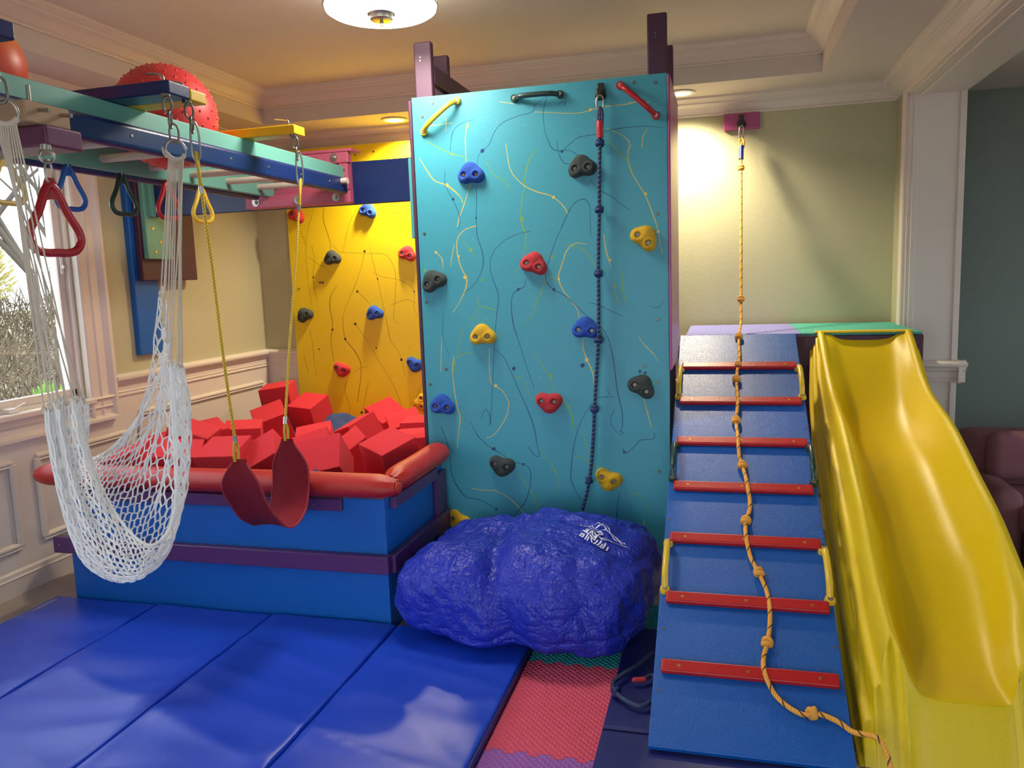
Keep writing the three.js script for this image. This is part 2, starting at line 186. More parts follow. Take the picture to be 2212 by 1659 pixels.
const KNOT_O = [[0.075, 1.992], [0.066, 1.651], [0.085, 1.338], [0.098, 0.993], [0.133, 0.728], [0.152, 0.413], [0.278, 0.164]] ;
const ROPE_E = [[-0.263, -2.935], [-0.31, -2.82], [-0.363, -2.722], [-0.38, -2.668], [-0.363, -2.616], [-0.321, -2.564], [-0.274, -2.538], [-0.247, -2.552], [-0.229, -2.601], [-0.223, -2.698], [-0.248, -2.755], [-0.272, -2.722]] ;
const EMB = [-0.59, -0.37, -3.02, -3.24];
// ---------------------------------------------------------------- the room
const XL = -3.495, ZB = -5.53, XR = 1.054, XR2 = 1.35, ZF = 1.9, SOFF = 2.64, CEIL = 2.85, HEAD = 2.5, ZJ = -5.178, FLOOR2 = -0.17;
struct('floor', [box(XL - 0.15, XR2, -0.12, 0, ZB - 0.15, ZF + 0.15)], M.carpet, 'beige carpet floor under the mats');
struct('floor', [box(XR2, 5.2, FLOOR2 - 0.12, FLOOR2, -6.0, ZF + 0.15), box(XR2, XR2 + 0.02, FLOOR2, 0, ZJ, ZF)], M.carpet, 'carpet floor of the adjoining room');
// left wall with a window of four casements
const WZ0 = -3.665, WZ1 = -1.2, WY0 = 0.925, WY1 = 2.32;
struct('wall_left', [box(XL - 0.16, XL, 0, WY0, ZB - 0.15, ZF + 0.15), box(XL - 0.16, XL, WY1, 3.0, ZB - 0.15, ZF + 0.15), box(XL - 0.16, XL, WY0, WY1, ZB - 0.15, WZ0), box(XL - 0.16, XL, WY0, WY1, WZ1, ZF + 0.15)], M.wall, 'pale sage wall with the window');
struct('wall_back', [box(XL - 0.16, XR2, 0, 3.0, ZB - 0.15, ZB)], M.wall, 'pale sage wall behind the climbing panels');
struct('wall_right', [box(XR, XR2, 0, 3.0, ZB, ZJ), box(XR, XR2, HEAD, 3.0, ZJ, -0.6), box(XR, XR2, 0, 3.0, -0.6, ZF + 0.15)], M.wall, 'sage wall with the wide opening to the adjoining room');
const W2 = [-2.7, 0.95, 0.08, 2.25];
struct('wall_front', [box(XL - 0.16, W2[0], -0.2, 3.0, ZF, ZF + 0.15), box(W2[1], 5.2, -0.2, 3.0, ZF, ZF + 0.15), box(W2[0], W2[1], W2[3], 3.0, ZF, ZF + 0.15), box(W2[0], W2[1], -0.2, W2[2], ZF, ZF + 0.15)], M.wall, 'sage wall behind the viewpoint');
struct('wall_far', [box(XR2, 5.2, -0.3, 3.0, -6.15, -6.0), box(5.05, 5.2, -0.3, 0.6, -6.0, ZF), box(5.05, 5.2, 2.1, 3.0, -6.0, ZF), box(5.05, 5.2, 0.6, 2.1, -6.0, -4.8), box(5.05, 5.2, 0.6, 2.1, -0.6, ZF), box(XR2 - 0.02, XR2, -0.3, 3.0, -6.0, ZB)], M.wallDark, 'grey green wall of the adjoining room');
// tray ceiling: soffit ring and raised field
const TX0 = -3.09, TX1 = 0.56, TZ0 = -5.06, TZ1 = 1.42;
const ceil = struct('ceiling', [box(XL - 0.16, XR2, CEIL, CEIL + 0.15, ZB - 0.15, ZF + 0.15)], M.ceiling, 'raised field of the tray ceiling');
struct('soffit', [box(XL, TX0, SOFF, CEIL, ZB, ZF), box(TX1, XR, SOFF, CEIL, ZB, ZF), box(TX0, TX1, SOFF, CEIL, ZB, TZ0), box(TX0, TX1, SOFF, CEIL, TZ1, ZF)], M.ceiling, '', ceil);
struct('ceiling', [box(XR2, 5.2, SOFF, SOFF + 0.15, -6.15, ZF + 0.15)], M.ceiling, 'flat ceiling of the adjoining room');
const crownP = [[0, 0], [0.012, 0], [0.016, 0.008], [0.012, 0.014], [0.02, 0.02], [0.03, 0.034], [0.046, 0.052], [0.066, 0.064], [0.074, 0.067], [0.076, 0.078], [0.088, 0.082], [0.1, 0.092], [0.108, 0.096], [0.11, 0.11], [0, 0.11]];
const cr = 0.11;
struct('trim_1', [mould(crownP, [XL, SOFF - cr, ZB], [XR, SOFF - cr, ZB], [0, 0, 1])], M.trim, 'crown moulding along the wall behind the climbing panels');
struct('trim_2', [mould(crownP, [XL, SOFF - cr, ZB], [XL, SOFF - cr, ZF], [1, 0, 0])], M.trim, 'crown moulding above the window wall');
struct('trim_3', [mould(crownP, [XR, SOFF - cr, ZB], [XR, SOFF - cr, ZF], [-1, 0, 0])], M.trim, 'crown moulding above the wide opening');
const trayC = crownP.map(([a, b]) => [a, b]);
struct('trim_4', [mould(trayC, [TX0, CEIL - cr, TZ0], [TX1, CEIL - cr, TZ0], [0, 0, 1]), mould(trayC, [TX0, CEIL - cr, TZ0], [TX0, CEIL - cr, TZ1], [1, 0, 0]), mould(trayC, [TX1, CEIL - cr, TZ0], [TX1, CEIL - cr, TZ1], [-1, 0, 0]), mould(trayC, [TX0, CEIL - cr, TZ1], [TX1, CEIL - cr, TZ1], [0, 0, -1])], M.trim, 'crown moulding inside the tray ceiling');
// wainscot: painted lower wall, chair rail, picture-frame boxes, baseboard
const railP = [[0, 0], [0.014, 0], [0.016, 0.008], [0.011, 0.012], [0.011, 0.02], [0.016, 0.026], [0.012, 0.032], [0.013, 0.062], [0.024, 0.072], [0.03, 0.088], [0.046, 0.096], [0.05, 0.104], [0.05, 0.116], [0.034, 0.122], [0.022, 0.132], [0, 0.134]];
const baseP = [[0, 0], [0.018, 0], [0.018, 0.085], [0.022, 0.092], [0.016, 0.1], [0.014, 0.118], [0.006, 0.13], [0, 0.136]];
const boxP = [[0, -0.022], [0.008, -0.022], [0.016, -0.014], [0.012, -0.006], [0.02, 0.002], [0.02, 0.01], [0.01, 0.018], [0, 0.022]];
const RT = 1.035, RB = RT - 0.134;
const wains = [box(XL, XL + 0.006, 0, RB + 0.01, ZB, WZ0 - 0.2), box(XL, XL + 0.006, 0, 0.79, WZ0 - 0.2, WZ1 + 0.2), box(XL, XL + 0.006, 0, RB + 0.01, WZ1 + 0.2, ZF), box(XL, XR, 0, RB + 0.01, ZB, ZB + 0.006)];
const ws = struct('trim_5', wains, M.trim, 'painted wainscot on the lower wall');
const xw = XL + 0.006, zw = ZB + 0.006;
function frameX(z0, z1, y0, y1) { return [mould(boxP, [xw, y0, z0], [xw, y0, z1], [1, 0, 0]), mould(boxP, [xw, y1, z0], [xw, y1, z1], [1, 0, 0]), box(xw, xw + 0.018, y0, y1, z0 - 0.02, z0 + 0.02, 0.008), box(xw, xw + 0.018, y0, y1, z1 - 0.02, z1 + 0.02, 0.008)]; }
for (const [z0, z1, y1] of [[-5.42, -4.05, 0.775], [-3.92, -3.27, 0.675], [-3.12, -2.4, 0.675], [-2.25, -1.5, 0.675], [-1.3, -0.3, 0.775], [-0.1, 1.6, 0.775]]) part('panel_moulding', frameX(z0, z1, 0.245, y1), M.trim, ws);
part('panel_moulding', [mould(boxP, [-3.38, 0.775, zw], [1.0, 0.775, zw], [0, 0, 1]), mould(boxP, [-3.38, 0.245, zw], [1.0, 0.245, zw], [0, 0, 1]), box(-3.4, -3.36, 0.245, 0.775, zw, zw + 0.018, 0.008)], M.trim, ws);
struct('trim_6', [mould(railP, [XL, RB, ZB], [XL, RB, WZ0 - 0.2], [1, 0, 0]), mould(railP, [XL, RB, WZ1 + 0.2], [XL, RB, ZF], [1, 0, 0])], M.trim, 'chair rail beside the window');
struct('trim_7', [mould(railP, [XL, RB, ZB], [XR, RB, ZB], [0, 0, 1])], M.trim, 'chair rail behind the climbing panels');
struct('baseboard_left', [mould(baseP, [XL, 0, ZB], [XL, 0, ZF], [1, 0, 0])], M.trim, 'baseboard under the window');
struct('baseboard_back', [mould(baseP, [XL, 0, ZB], [XR, 0, ZB], [0, 0, 1])], M.trim, 'baseboard behind the play tower');
// window
{
  const w = new THREE.Group(); w.name = 'window_1'; w.userData = { kind: 'structure', label: 'window of tall casements in the sage wall', category: 'window' }; scene.add(w);
  const casP = (len) => len;
  const x0 = XL, c = 0.2;
  const casing = [];
  const prof = [[0, 0], [0.03, 0], [0.036, 0.012], [0.03, 0.022], [0.022, 0.03], [0.022, 0.075], [0.03, 0.085], [0.024, 0.098], [0.016, 0.11], [0.016, 0.15], [0.03, 0.165], [0.04, 0.178], [0.04, 0.2], [0, 0.2]];
  const vert = (zIn, dir) => { const pos = prof.map(([o, u]) => [o, u * dir]); const g = mould(prof, [0, 0, 0], [0, 0, 1], [1, 0, 0]); const p = g.attributes.position; for (let i = 0; i < p.count; i++) { const X = p.getX(i), Y = p.getY(i), Z = p.getZ(i); p.setXYZ(i, x0 + X, lin(WY0 - 0.14, WY1 + 0.16, Z), zIn + dir * Y); } g.computeVertexNormals(); return g; };
  casing.push(vert(WZ0, -1), vert(WZ1, 1), mould(prof, [x0, WY1 - 0.02, WZ0 - c], [x0, WY1 - 0.02, WZ1 + c], [1, 0, 0]));
  const low = prof.map(([o, u]) => [o * 1.1, -u * 0.7]).reverse();
  casing.push(mould(low, [x0, WY0, WZ0 - c], [x0, WY0, WZ1 + c], [1, 0, 0]));
  part('window_casing', casing, M.trim, w);
  part('window_sill', [box(XL - 0.1, XL + 0.055, WY0 - 0.03, WY0 + 0.004, WZ0 - 0.02, WZ1 + 0.02, 0.01)], M.trim, w);
  const xs = XL - 0.06, n = 4, uw = (WZ1 - WZ0) / n;
  part('window_frame', [box(XL - 0.14, XL - 0.01, WY0, WY0 + 0.02, WZ0, WZ1), box(XL - 0.14, XL - 0.01, WY1 - 0.03, WY1, WZ0, WZ1), ...[0, 1, 2, 3, 4].map(i => box(XL - 0.14, XL - 0.012, WY0, WY1, WZ0 + i * uw - (i ? 0.022 : 0), WZ0 + i * uw + (i < 4 ? 0.022 : 0), 0.004))], M.trim, w);
  for (let i = 0; i < n; i++) {
    const a = WZ0 + i * uw + 0.022, b = WZ0 + (i + 1) * uw - 0.022, f = 0.045;
    const s = part('sash', [box(xs - 0.02, xs + 0.02, WY0 + 0.02, WY0 + 0.02 + f, a, b, 0.004), box(xs - 0.02, xs + 0.02, WY1 - 0.03 - f, WY1 - 0.03, a, b, 0.004), box(xs - 0.02, xs + 0.02, WY0 + 0.02, WY1 - 0.03, a, a + f, 0.004), box(xs - 0.02, xs + 0.02, WY0 + 0.02, WY1 - 0.03, b - f, b, 0.004)], M.trim, w);
    part('pane', [box(xs - 0.003, xs + 0.003, WY0 + 0.05, WY1 - 0.06, a + f - 0.01, b - f + 0.01)], M.glass, s);
    part('sash_lock', [box(xs + 0.02, xs + 0.032, 1.63, 1.74, a + 0.012, a + 0.03, 0.004), box(xs + 0.02, xs + 0.045, 1.66, 1.68, a + 0.014, a + 0.028, 0.003)], M.white, s);
    part('crank', [box(xs + 0.02, XL + 0.02, WY0 + 0.004, WY0 + 0.028, (a + b) / 2 + 0.16, (a + b) / 2 + 0.22, 0.006), cyl([XL + 0.01, WY0 + 0.02, (a + b) / 2 + 0.19], [XL + 0.02, WY0 + 0.045, (a + b) / 2 + 0.12], 0.006)], M.white, s);
  }
}
// glazed doors behind the viewpoint and a window of the adjoining room: both let daylight in
{
  const w = new THREE.Group(); w.name = 'window_2'; w.userData = { kind: 'structure', label: 'glazed doors behind the viewpoint', category: 'window' }; scene.add(w);
  const [a, b, c, d] = W2, n = 4, u = (b - a) / n;
  part('window_frame', [box(a, b, c, c + 0.05, ZF + 0.03, ZF + 0.1), box(a, b, d - 0.05, d, ZF + 0.03, ZF + 0.1), ...[0, 1, 2, 3, 4].map(i => box(a + i * u - (i ? 0.04 : 0), a + i * u + (i < 4 ? 0.04 : 0), c, d, ZF + 0.03, ZF + 0.1))], M.trim, w);
  for (let i = 0; i < n; i++) part('pane', [box(a + i * u + 0.04, a + (i + 1) * u - 0.04, c + 0.05, d - 0.05, ZF + 0.06, ZF + 0.066)], M.glass, w);
  const v = new THREE.Group(); v.name = 'window_3'; v.userData = { kind: 'structure', label: 'window of the adjoining room', category: 'window' }; scene.add(v);
  part('window_frame', [box(5.08, 5.16, 0.6, 0.65, -4.8, -0.6), box(5.08, 5.16, 2.05, 2.1, -4.8, -0.6), ...[-4.8, -3.42, -2.03, -0.65].map(z => box(5.08, 5.16, 0.6, 2.1, z, z + 0.05))], M.trim, v);
  for (const z of [-4.75, -3.37, -1.98]) part('pane', [box(5.11, 5.116, 0.65, 2.05, z, z + 1.33)], M.glass, v);
}
// the cased opening on the right
{
  const flute = [];
  for (let i = 0; i < 4; i++) flute.push(cyl([XR - 0.016, 0, ZJ - 0.012 - i * 0.02], [XR - 0.016, HEAD + 0.03, ZJ - 0.012 - i * 0.02], 0.009, 0.009, 10));
  const t = struct('trim_8', [box(XR - 0.016, XR, 0, HEAD + 0.03, ZJ - 0.09, ZJ), box(XR - 0.016, XR, HEAD, SOFF - cr, ZJ, -0.6), ...flute], M.trim, 'fluted casing of the wide opening');
  part('jamb', [box(XR, XR2, FLOOR2, HEAD, ZJ, ZJ + 0.012), box(XR + 0.02, XR + 0.05, 0.93, HEAD, ZJ + 0.012, ZJ + 0.02, 0.004), box(XR2 - 0.035, XR2, FLOOR2, HEAD, ZJ + 0.012, ZJ + 0.022, 0.004)], M.trim, t);
  part('head_lining', [box(XR, XR2, HEAD - 0.012, HEAD, ZJ, -0.6), box(XR + 0.05, XR + 0.075, HEAD - 0.022, HEAD - 0.012, ZJ + 0.02, -0.6, 0.004)], M.trim, t);
  part('rail_cap', [mould(railP.map(([a, b]) => [a, b]), [XR, 0.815, ZJ + 0.012], [XR2 + 0.045, 0.815, ZJ + 0.012], [0, 0, 1]), mould(railP, [XR2, 0.815, ZJ - 0.1], [XR2, 0.815, ZJ + 0.055], [1, 0, 0])], M.trim, t);
}
// outdoors: bank, brush, trees, evergreens
{
  const gr = struct('ground', [grid(40, 30, (u, v) => { const x = -3.7 - 26 * v, z = lin(-34, 8, u); const bank = 1.6 * sst(-8, -20, x); return [x, -0.7 + bank + 0.15 * vnoise(x * 0.5, 3, z * 0.5), z]; })], M.soil, 'winter ground outside the window');
  struct('ground', [box(-30, 16, -0.8, -0.72, ZF + 0.3, 26), box(5.4, 24, -0.8, -0.72, -20, ZF + 0.3)], M.soil, 'ground outside the glazed doors');
  function bareTree(label, x, z, h, s) {
    seed = s; const gs = [];
    const grow = (p, d, len, r, k) => {
      const q = p.clone().addScaledVector(d, len); gs.push(cyl(p.toArray(), q.toArray(), r, r * 0.7, k < 2 ? 7 : 4, false)); if (k > 5) return;
      const n = k < 1 ? 3 : 2 + (rnd() > 0.5); for (let i = 0; i < n; i++) { const e = d.clone().add(V(rr(-0.75, 0.75), rr(-0.1, 0.5), rr(-0.75, 0.75))).normalize(); grow(q, e, len * rr(0.62, 0.82), r * 0.62, k + 1); }
    };
    grow(V(x, -0.6 + 1.6 * sst(-8, -20, x), z), V(rr(-0.05, 0.05), 1, rr(-0.05, 0.05)).normalize(), h * 0.3, h * 0.018, 0);
    solo('bare_tree', gs, M.bark, label, 'tree', null, 'bare trees outside the window');
  }
  bareTree('bare tree outside behind the large red trapeze ring', -13, -12.6, 6.4, 11); bareTree('slim bare tree outside at the left edge of the window', -19.5, -17.6, 8, 22); bareTree('bare tree outside closest to the window casing', -15, -15.6, 7, 37); bareTree('distant bare tree furthest back outside the window', -26, -26.2, 9, 53);
  seed = 77;
  const twig = new THREE.CylinderGeometry(0.004, 0.012, 1, 4, 1); twig.translate(0, 0.5, 0);
  const N = 9000, im = new THREE.InstancedMesh(twig, M.brush, N), mm = new THREE.Matrix4(), q = new THREE.Quaternion(), cc = new THREE.Color();
  for (let i = 0; i < N; i++) {
    const x = -rr(8.5, 17), z = lin(-22, -4, rnd()); const y = -0.7 + 1.6 * sst(-8, -20, x), L = rr(0.3, 0.95) * (0.8 + 0.4 * vnoise(x, 1, z));
    q.setFromEuler(new THREE.Euler(rr(-0.9, 0.9), rr(0, 6), rr(-0.9, 0.9))); mm.compose(V(x, y + rr(-0.1, 0.9), z), q, V(1.2, L, 1.2)); im.setMatrixAt(i, mm);
    const t = rnd(); cc.setHSL(0.09 + 0.05 * rnd(), 0.1 + 0.18 * t, 0.34 + 0.4 * rnd()); im.setColorAt(i, cc);
  }
  im.name = 'brush'; im.userData = { kind: 'stuff', label: 'tangle of dry winter brush on the bank outside the window', category: 'brush' }; im.castShadow = im.receiveShadow = true; scene.add(im);
  const leafG = new THREE.PlaneGeometry(0.05, 0.12); 
  function bush(name, label, x, y, z, rx, ry, m, s, n) {
    seed = s; const gs = []; const one = new THREE.ConeGeometry(0.02, 0.16, 4); one.translate(0, 0.08, 0);
    for (let i = 0; i < n; i++) { const a = rr(0, 6.28), t = Math.acos(rr(-0.3, 1)), k = rr(0.6, 1); const d = V(Math.sin(t) * Math.cos(a), Math.cos(t), Math.sin(t) * Math.sin(a)); const g = one.clone(); g.scale(1.6, 1.1, 1.6); g.applyQuaternion(new THREE.Quaternion().setFromUnitVectors(V(0, 1, 0), d.clone().add(V(0, 0.6, 0)).normalize())); g.translate(x + d.x * rx * k, y + d.y * ry * k, z + d.z * rx * k); gs.push(g); }
    gs.push(new THREE.SphereGeometry(1, 12, 8).scale(rx * 0.62, ry * 0.62, rx * 0.62).translate(x, y, z), cyl([x, -0.75, z], [x, y, z], 0.03));
    solo(name, gs, m, label, 'bush', [x, -0.7, z]);
  }
  bush('evergreen_bush', 'small bright green evergreen outside at the window pane corner', -7.2, -0.15, -6.2, 0.2, 0.5, M.leaf, 5, 500);
  bush('evergreen_bush', 'small green evergreen outside just left of the net swing cords', -7.25, -0.1, -7.1, 0.22, 0.55, M.leaf, 9, 500);
  bush('yellow_shrub', 'pale yellow green shrub standing above the dry brush outside', -15, 1.9, -12.4, 1.2, 1.5, M.leafYellow, 15, 1400);
}
// lamps
{
  const cx = -1.445, cz = -3.385, R = 0.245, y0 = 2.69, y1 = 2.79;
  const t = thing('ceiling_light', 'round white drum ceiling light with a metal centre knob', 'light', [cx, y0 - 0.03, cz]);
  const glow = new THREE.MeshStandardMaterial({ color: 0xfff3e0, roughness: 0.6, emissive: new THREE.Color().setRGB(1, 0.93, 0.8), emissiveIntensity: 6.5 });
  const prof = [[0.0, y0 + 0.006], [0.16, y0 + 0.002], [R - 0.02, y0 + 0.006], [R - 0.004, y0 + 0.016], [R, y0 + 0.03], [R, y1], [0, y1]].map(p => new THREE.Vector2(...p));
  part('lamp_diffuser', [new THREE.LatheGeometry(prof, 56).translate(cx, 0, cz)], glow, t);
  part('lamp_rim', [new THREE.TorusGeometry(R + 0.002, 0.004, 8, 56).rotateX(Math.PI / 2).translate(cx, y0 + 0.034, cz), new THREE.TorusGeometry(R + 0.002, 0.005, 8, 56).rotateX(Math.PI / 2).translate(cx, y1, cz)], M.steel, t);
  part('mounting_plate', [cyl([cx, y1, cz], [cx, CEIL, cz], 0.07, 0.07, 24)], M.white, t);
  const f = part('centre_knob', [new THREE.LatheGeometry([[0, -0.028], [0.045, -0.028], [0.05, -0.022], [0.05, -0.006], [0.06, -0.004], [0.062, 0.004], [0, 0.004]].map(p => new THREE.Vector2(...p)), 32).translate(cx, y0, cz)], M.steel, t);
  part('finial', [cyl([cx, y0 - 0.03, cz], [cx, y0 - 0.05, cz], 0.008, 0.01)], M.steel, f);
  const L = new THREE.RectAreaLight(LAMP.color, LAMP.power, 0.38, 0.38); L.position.set(cx, y0 - 0.056, cz); L.lookAt(cx, 0, cz); L.name = 'ceiling_light_lamp'; scene.add(L);
  for (const [x, lab] of [[-2.19, 'recessed downlight in the soffit above the yellow climbing panel'], [-0.25, 'recessed downlight in the soffit right of the teal climbing panel']]) {
    const z = -5.26, d = thing('recessed_light', lab, 'light', [x, SOFF - 0.012, z]);
    part('lamp_trim', [new THREE.LatheGeometry([[0.062, 0], [0.09, -0.002], [0.092, -0.008], [0.07, -0.012], [0.06, -0.004]].map(p => new THREE.Vector2(p[0], p[1])), 36).translate(x, SOFF, z)], M.white, d);
    const g2 = glow.clone(); g2.emissive.setRGB(1, 0.8, 0.45); g2.emissiveIntensity = 6;
    part('lamp_lens', [new THREE.LatheGeometry([[0, -0.010], [0.055, -0.008], [0.066, -0.004], [0.066, -0.001], [0, -0.001]].map(p => new THREE.Vector2(...p)), 32).translate(x, SOFF, z)], g2, d);
    const S = new THREE.SpotLight(DOWN.color, DOWN.power, 0, 1.25, 0.6, 2); S.position.set(x, SOFF - 0.03, z); S.target.position.set(x, 0, z + 0.05); S.castShadow = true; S.shadow.radius = 2.5; S.name = 'downlight_lamp'; scene.add(S, S.target);
  }
}
// ---------------------------------------------------------------- fittings shared by several things
const ZT = -3.78, ZY = -5.46;
function screwHead(x, y, z, r = 0.008, n = [0, 0, 1]) { return cyl([x, y, z], [x + n[0] * 0.003, y + n[1] * 0.003, z + n[2] * 0.003], r, r * 0.8, 10); }
function washerBolt(x, y, z) { return [cyl([x, y, z], [x, y, z + 0.004], 0.023, 0.023, 20), cyl([x, y, z + 0.004], [x, y, z + 0.02], 0.009, 0.008, 10), cyl([x, y, z + 0.004], [x, y, z + 0.012], 0.014, 0.014, 6)]; }
// a grab handle between two points on a surface: feet, raised bar, bolts
function handle(parent, a, b, n, m, rise = 0.045) {
  const A = V(...a), B = V(...b), N = V(...n), d = B.clone().sub(A), P = (t, h) => A.clone().addScaledVector(d, t).addScaledVector(N, h);
  const foot = (c) => cyl(c.toArray(), c.clone().addScaledVector(N, 0.016).toArray(), 0.02, 0.017, 16);
  const h = part('handle', [foot(A), foot(B), tube([P(0.02, 0.008), P(0.07, 0.022), P(0.16, rise * 0.9), P(0.32, rise * 1.08), P(0.5, rise * 1.12), P(0.68, rise * 1.08), P(0.84, rise * 0.9), P(0.93, 0.022), P(0.98, 0.008)], 0.0125, 10, 36)], m, parent);
  for (const c of [A, B]) part('bolt', [cyl(c.clone().addScaledVector(N, 0.015).toArray(), c.clone().addScaledVector(N, 0.021).toArray(), 0.0105, 0.009, 14)], M.steel, h);
}
// climbing holds: three lobes, domed, two dimples for the bolts
const holdGeo = (() => {
  const W = 0.137, H = 0.046, C = [[-0.27, -0.07, 0.22], [0.27, -0.07, 0.22], [-0.03, 0.19, 0.235]].map(c => c.map(k => k * W)), B = [[-0.235 * W, -0.02 * W], [0.235 * W, -0.03 * W]];
  const F = (x, y) => { let s = 0; for (const [cx, cy, r] of C) s += Math.exp(-55 * (Math.hypot(x - cx, y - cy) - r) / 1); return -Math.log(s) / 55; };
  const R = a => { let r = 0.001; while (F(r * Math.cos(a), 0.01 * W + r * Math.sin(a)) < 0 && r < W) r += 0.0006; return r; };
  const rs = Array.from({ length: 65 }, (_, i) => R(i / 64 * Math.PI * 2)); rs[64] = rs[0];
  const g = grid(64, 22, (u, v) => {
    const a = u * Math.PI * 2, r0 = rs[Math.round(u * 64)]; const rho = Math.pow(v, 0.8); let x = r0 * rho * Math.cos(a), y = 0.01 * W + r0 * rho * Math.sin(a);
    let z = H * Math.pow(Math.max(0, 1 - Math.pow(rho, 4)), 0.55); z *= 0.88 + 0.12 * Math.cos(3 * a + 0.6) * rho;
    for (const [bx, by] of B) { const d = Math.hypot(x - bx, y - by); z = lin(Math.min(z, H * 0.45), z, sst(0.009, 0.017, d)); }
    return [x, y, z];
  }, true);
  return { g, B, z: H * 0.45 };
})();
const boltGeo = join([cyl([0, 0, -0.002], [0, 0, 0.004], 0.0095, 0.0095, 16), cyl([0, 0, 0.004], [0, 0, 0.007], 0.006, 0.006, 6)]);
function climbingHold(parent, x, y, z, kind, turn, s = 1) {
  const m = { blue: M.holdBlue, dark: M.holdDark, yellow: M.holdYellow, red: M.holdRed }[kind], b = baseOf.get(parent);
  const o = new THREE.Mesh(holdGeo.g, m); o.name = 'climbing_hold'; o.position.set(x - b[0], y - b[1], z - b[2]); o.rotation.z = turn * rad; o.scale.setScalar(s); o.castShadow = o.receiveShadow = true;
  o.userData.label = { blue: 'blue', dark: 'dark green', yellow: 'yellow', red: 'red' }[kind] + ' climbing hold'; parent.add(o);
  for (const [bx, by] of holdGeo.B) { const c = new THREE.Mesh(boltGeo, M.screw); c.name = 'bolt'; c.position.set(bx, by, holdGeo.z); c.castShadow = c.receiveShadow = true; o.add(c); }
}
function paintTexture(w, h, base, x0, y0, W, H, layers, speck) {
  const c = document.createElement('canvas'); c.width = w; c.height = h; const k = c.getContext('2d'); k.fillStyle = base; k.fillRect(0, 0, w, h); k.lineCap = 'round'; k.lineJoin = 'round';
  const X = x => (x - x0) / W * w, Y = y => h - (y - y0) / H * h;
  for (const [col, strokes, blobs, dots] of layers) {
    k.strokeStyle = col; k.fillStyle = col;
    for (const s of strokes) {
      const pts = []; for (let i = 1; i < s.length; i += 2) pts.push(V(X(s[i]), Y(s[i + 1]), 0)); const cv = new THREE.CatmullRomCurve3(pts, false, 'centripetal'), n = Math.max(10, pts.length * 10);
      const ph = rnd() * 9;
      let p = cv.getPoint(0); for (let i = 1; i <= n; i++) { const q = cv.getPoint(i / n); k.lineWidth = Math.max(1, s[0] * 1.3 * (0.55 + 0.75 * Math.pow(0.5 + 0.5 * vnoise(i / n * 5 + ph, ph, 0), 2) + 0.3 * Math.sin(Math.PI * i / n)) * (w / 1024) * 0.9); k.beginPath(); k.moveTo(p.x, p.y); k.lineTo(q.x, q.y); k.stroke(); p = q; }
    }
    for (const [r, x, y] of blobs) { k.beginPath(); k.ellipse(X(x), Y(y), r / W * w, r / W * w * 1.15, rnd(), 0, 7); k.fill(); }
    for (let i = 0; i < dots; i++) { k.beginPath(); k.arc(rnd() * w, rnd() * h, 0.6 + 1.4 * rnd() * rnd(), 0, 7); k.fill(); }
  }
  const t = new THREE.CanvasTexture(c); t.colorSpace = THREE.SRGBColorSpace; t.anisotropy = 8; return t;
}
function panelFace(x0, x1, y0, y1, z) { const g = new THREE.PlaneGeometry(x1 - x0, y1 - y0); g.translate((x0 + x1) / 2, (y0 + y1) / 2, z); return g; }

// ---------------------------------------------------------------- teal climbing panel with its holds, grips and rope hook
const TP = { x0: -1.478, x1: -0.24, y0: 0.02, y1: 2.418 };
{
  seed = 4;
  const t = thing('climbing_station', 'tall teal climbing panel splattered with paint', 'climbing wall', [(TP.x0 + TP.x1) / 2, TP.y0, ZT - 0.02]);
  const tex = paintTexture(1024, 2000, '#3f9db0', TP.x0, TP.y0, TP.x1 - TP.x0, TP.y1 - TP.y0, [['#86ac30', GRN, GRNB, 60], ['#e2bd58', YEL, YELB, 120], ['#123a70', NAVY, NAVYB, 90], ['#b9d6d2', [], [], 70]]);
  const face = new THREE.MeshStandardMaterial({ map: tex, roughness: 0.42, bumpMap: clone(fine, 10, 20), bumpScale: 0.0004 });
  part('board', [box(TP.x0, TP.x1, TP.y0, TP.y1, ZT - 0.022, ZT - 0.0004, 0.002)], M.teal, t);
  part('painted_face', [panelFace(TP.x0 + 0.001, TP.x1 - 0.001, TP.y0, TP.y1 - 0.002, ZT)], face, t);
  for (const [x, y, k, r] of HOLDS_T) climbingHold(t, x, y, ZT, k, r);
  handle(t, [-1.418, 2.251, ZT], [-1.241, 2.383, ZT], [0, 0, 1], M.plYellow);
  handle(t, [-0.953, 2.368, ZT], [-0.733, 2.367, ZT], [0, 0, 1], M.plGreen);
  handle(t, [-0.451, 2.381, ZT], [-0.29, 2.234, ZT], [0, 0, 1], M.plRed);
  for (const [x, y] of SCREWS_T) part('screw', [screwHead(x, y, ZT)], M.screw, t);
  part('rope_hook', [box(-0.556, -0.526, 2.365, 2.4, ZT, ZT + 0.012, 0.004), box(-0.562, -0.52, 2.335, 2.375, ZT, ZT + 0.022, 0.008), ...washerBolt(-0.541, 2.354, ZT + 0.02).map(g => g.scale(1, 1, 1)).slice(1), tube([[-0.56, 2.352, ZT + 0.012], [-0.56, 2.33, ZT + 0.02], [-0.541, 2.322, ZT + 0.03], [-0.522, 2.33, ZT + 0.02], [-0.522, 2.352, ZT + 0.012]], 0.005, 8, 24)], M.blackPlastic, t);
}
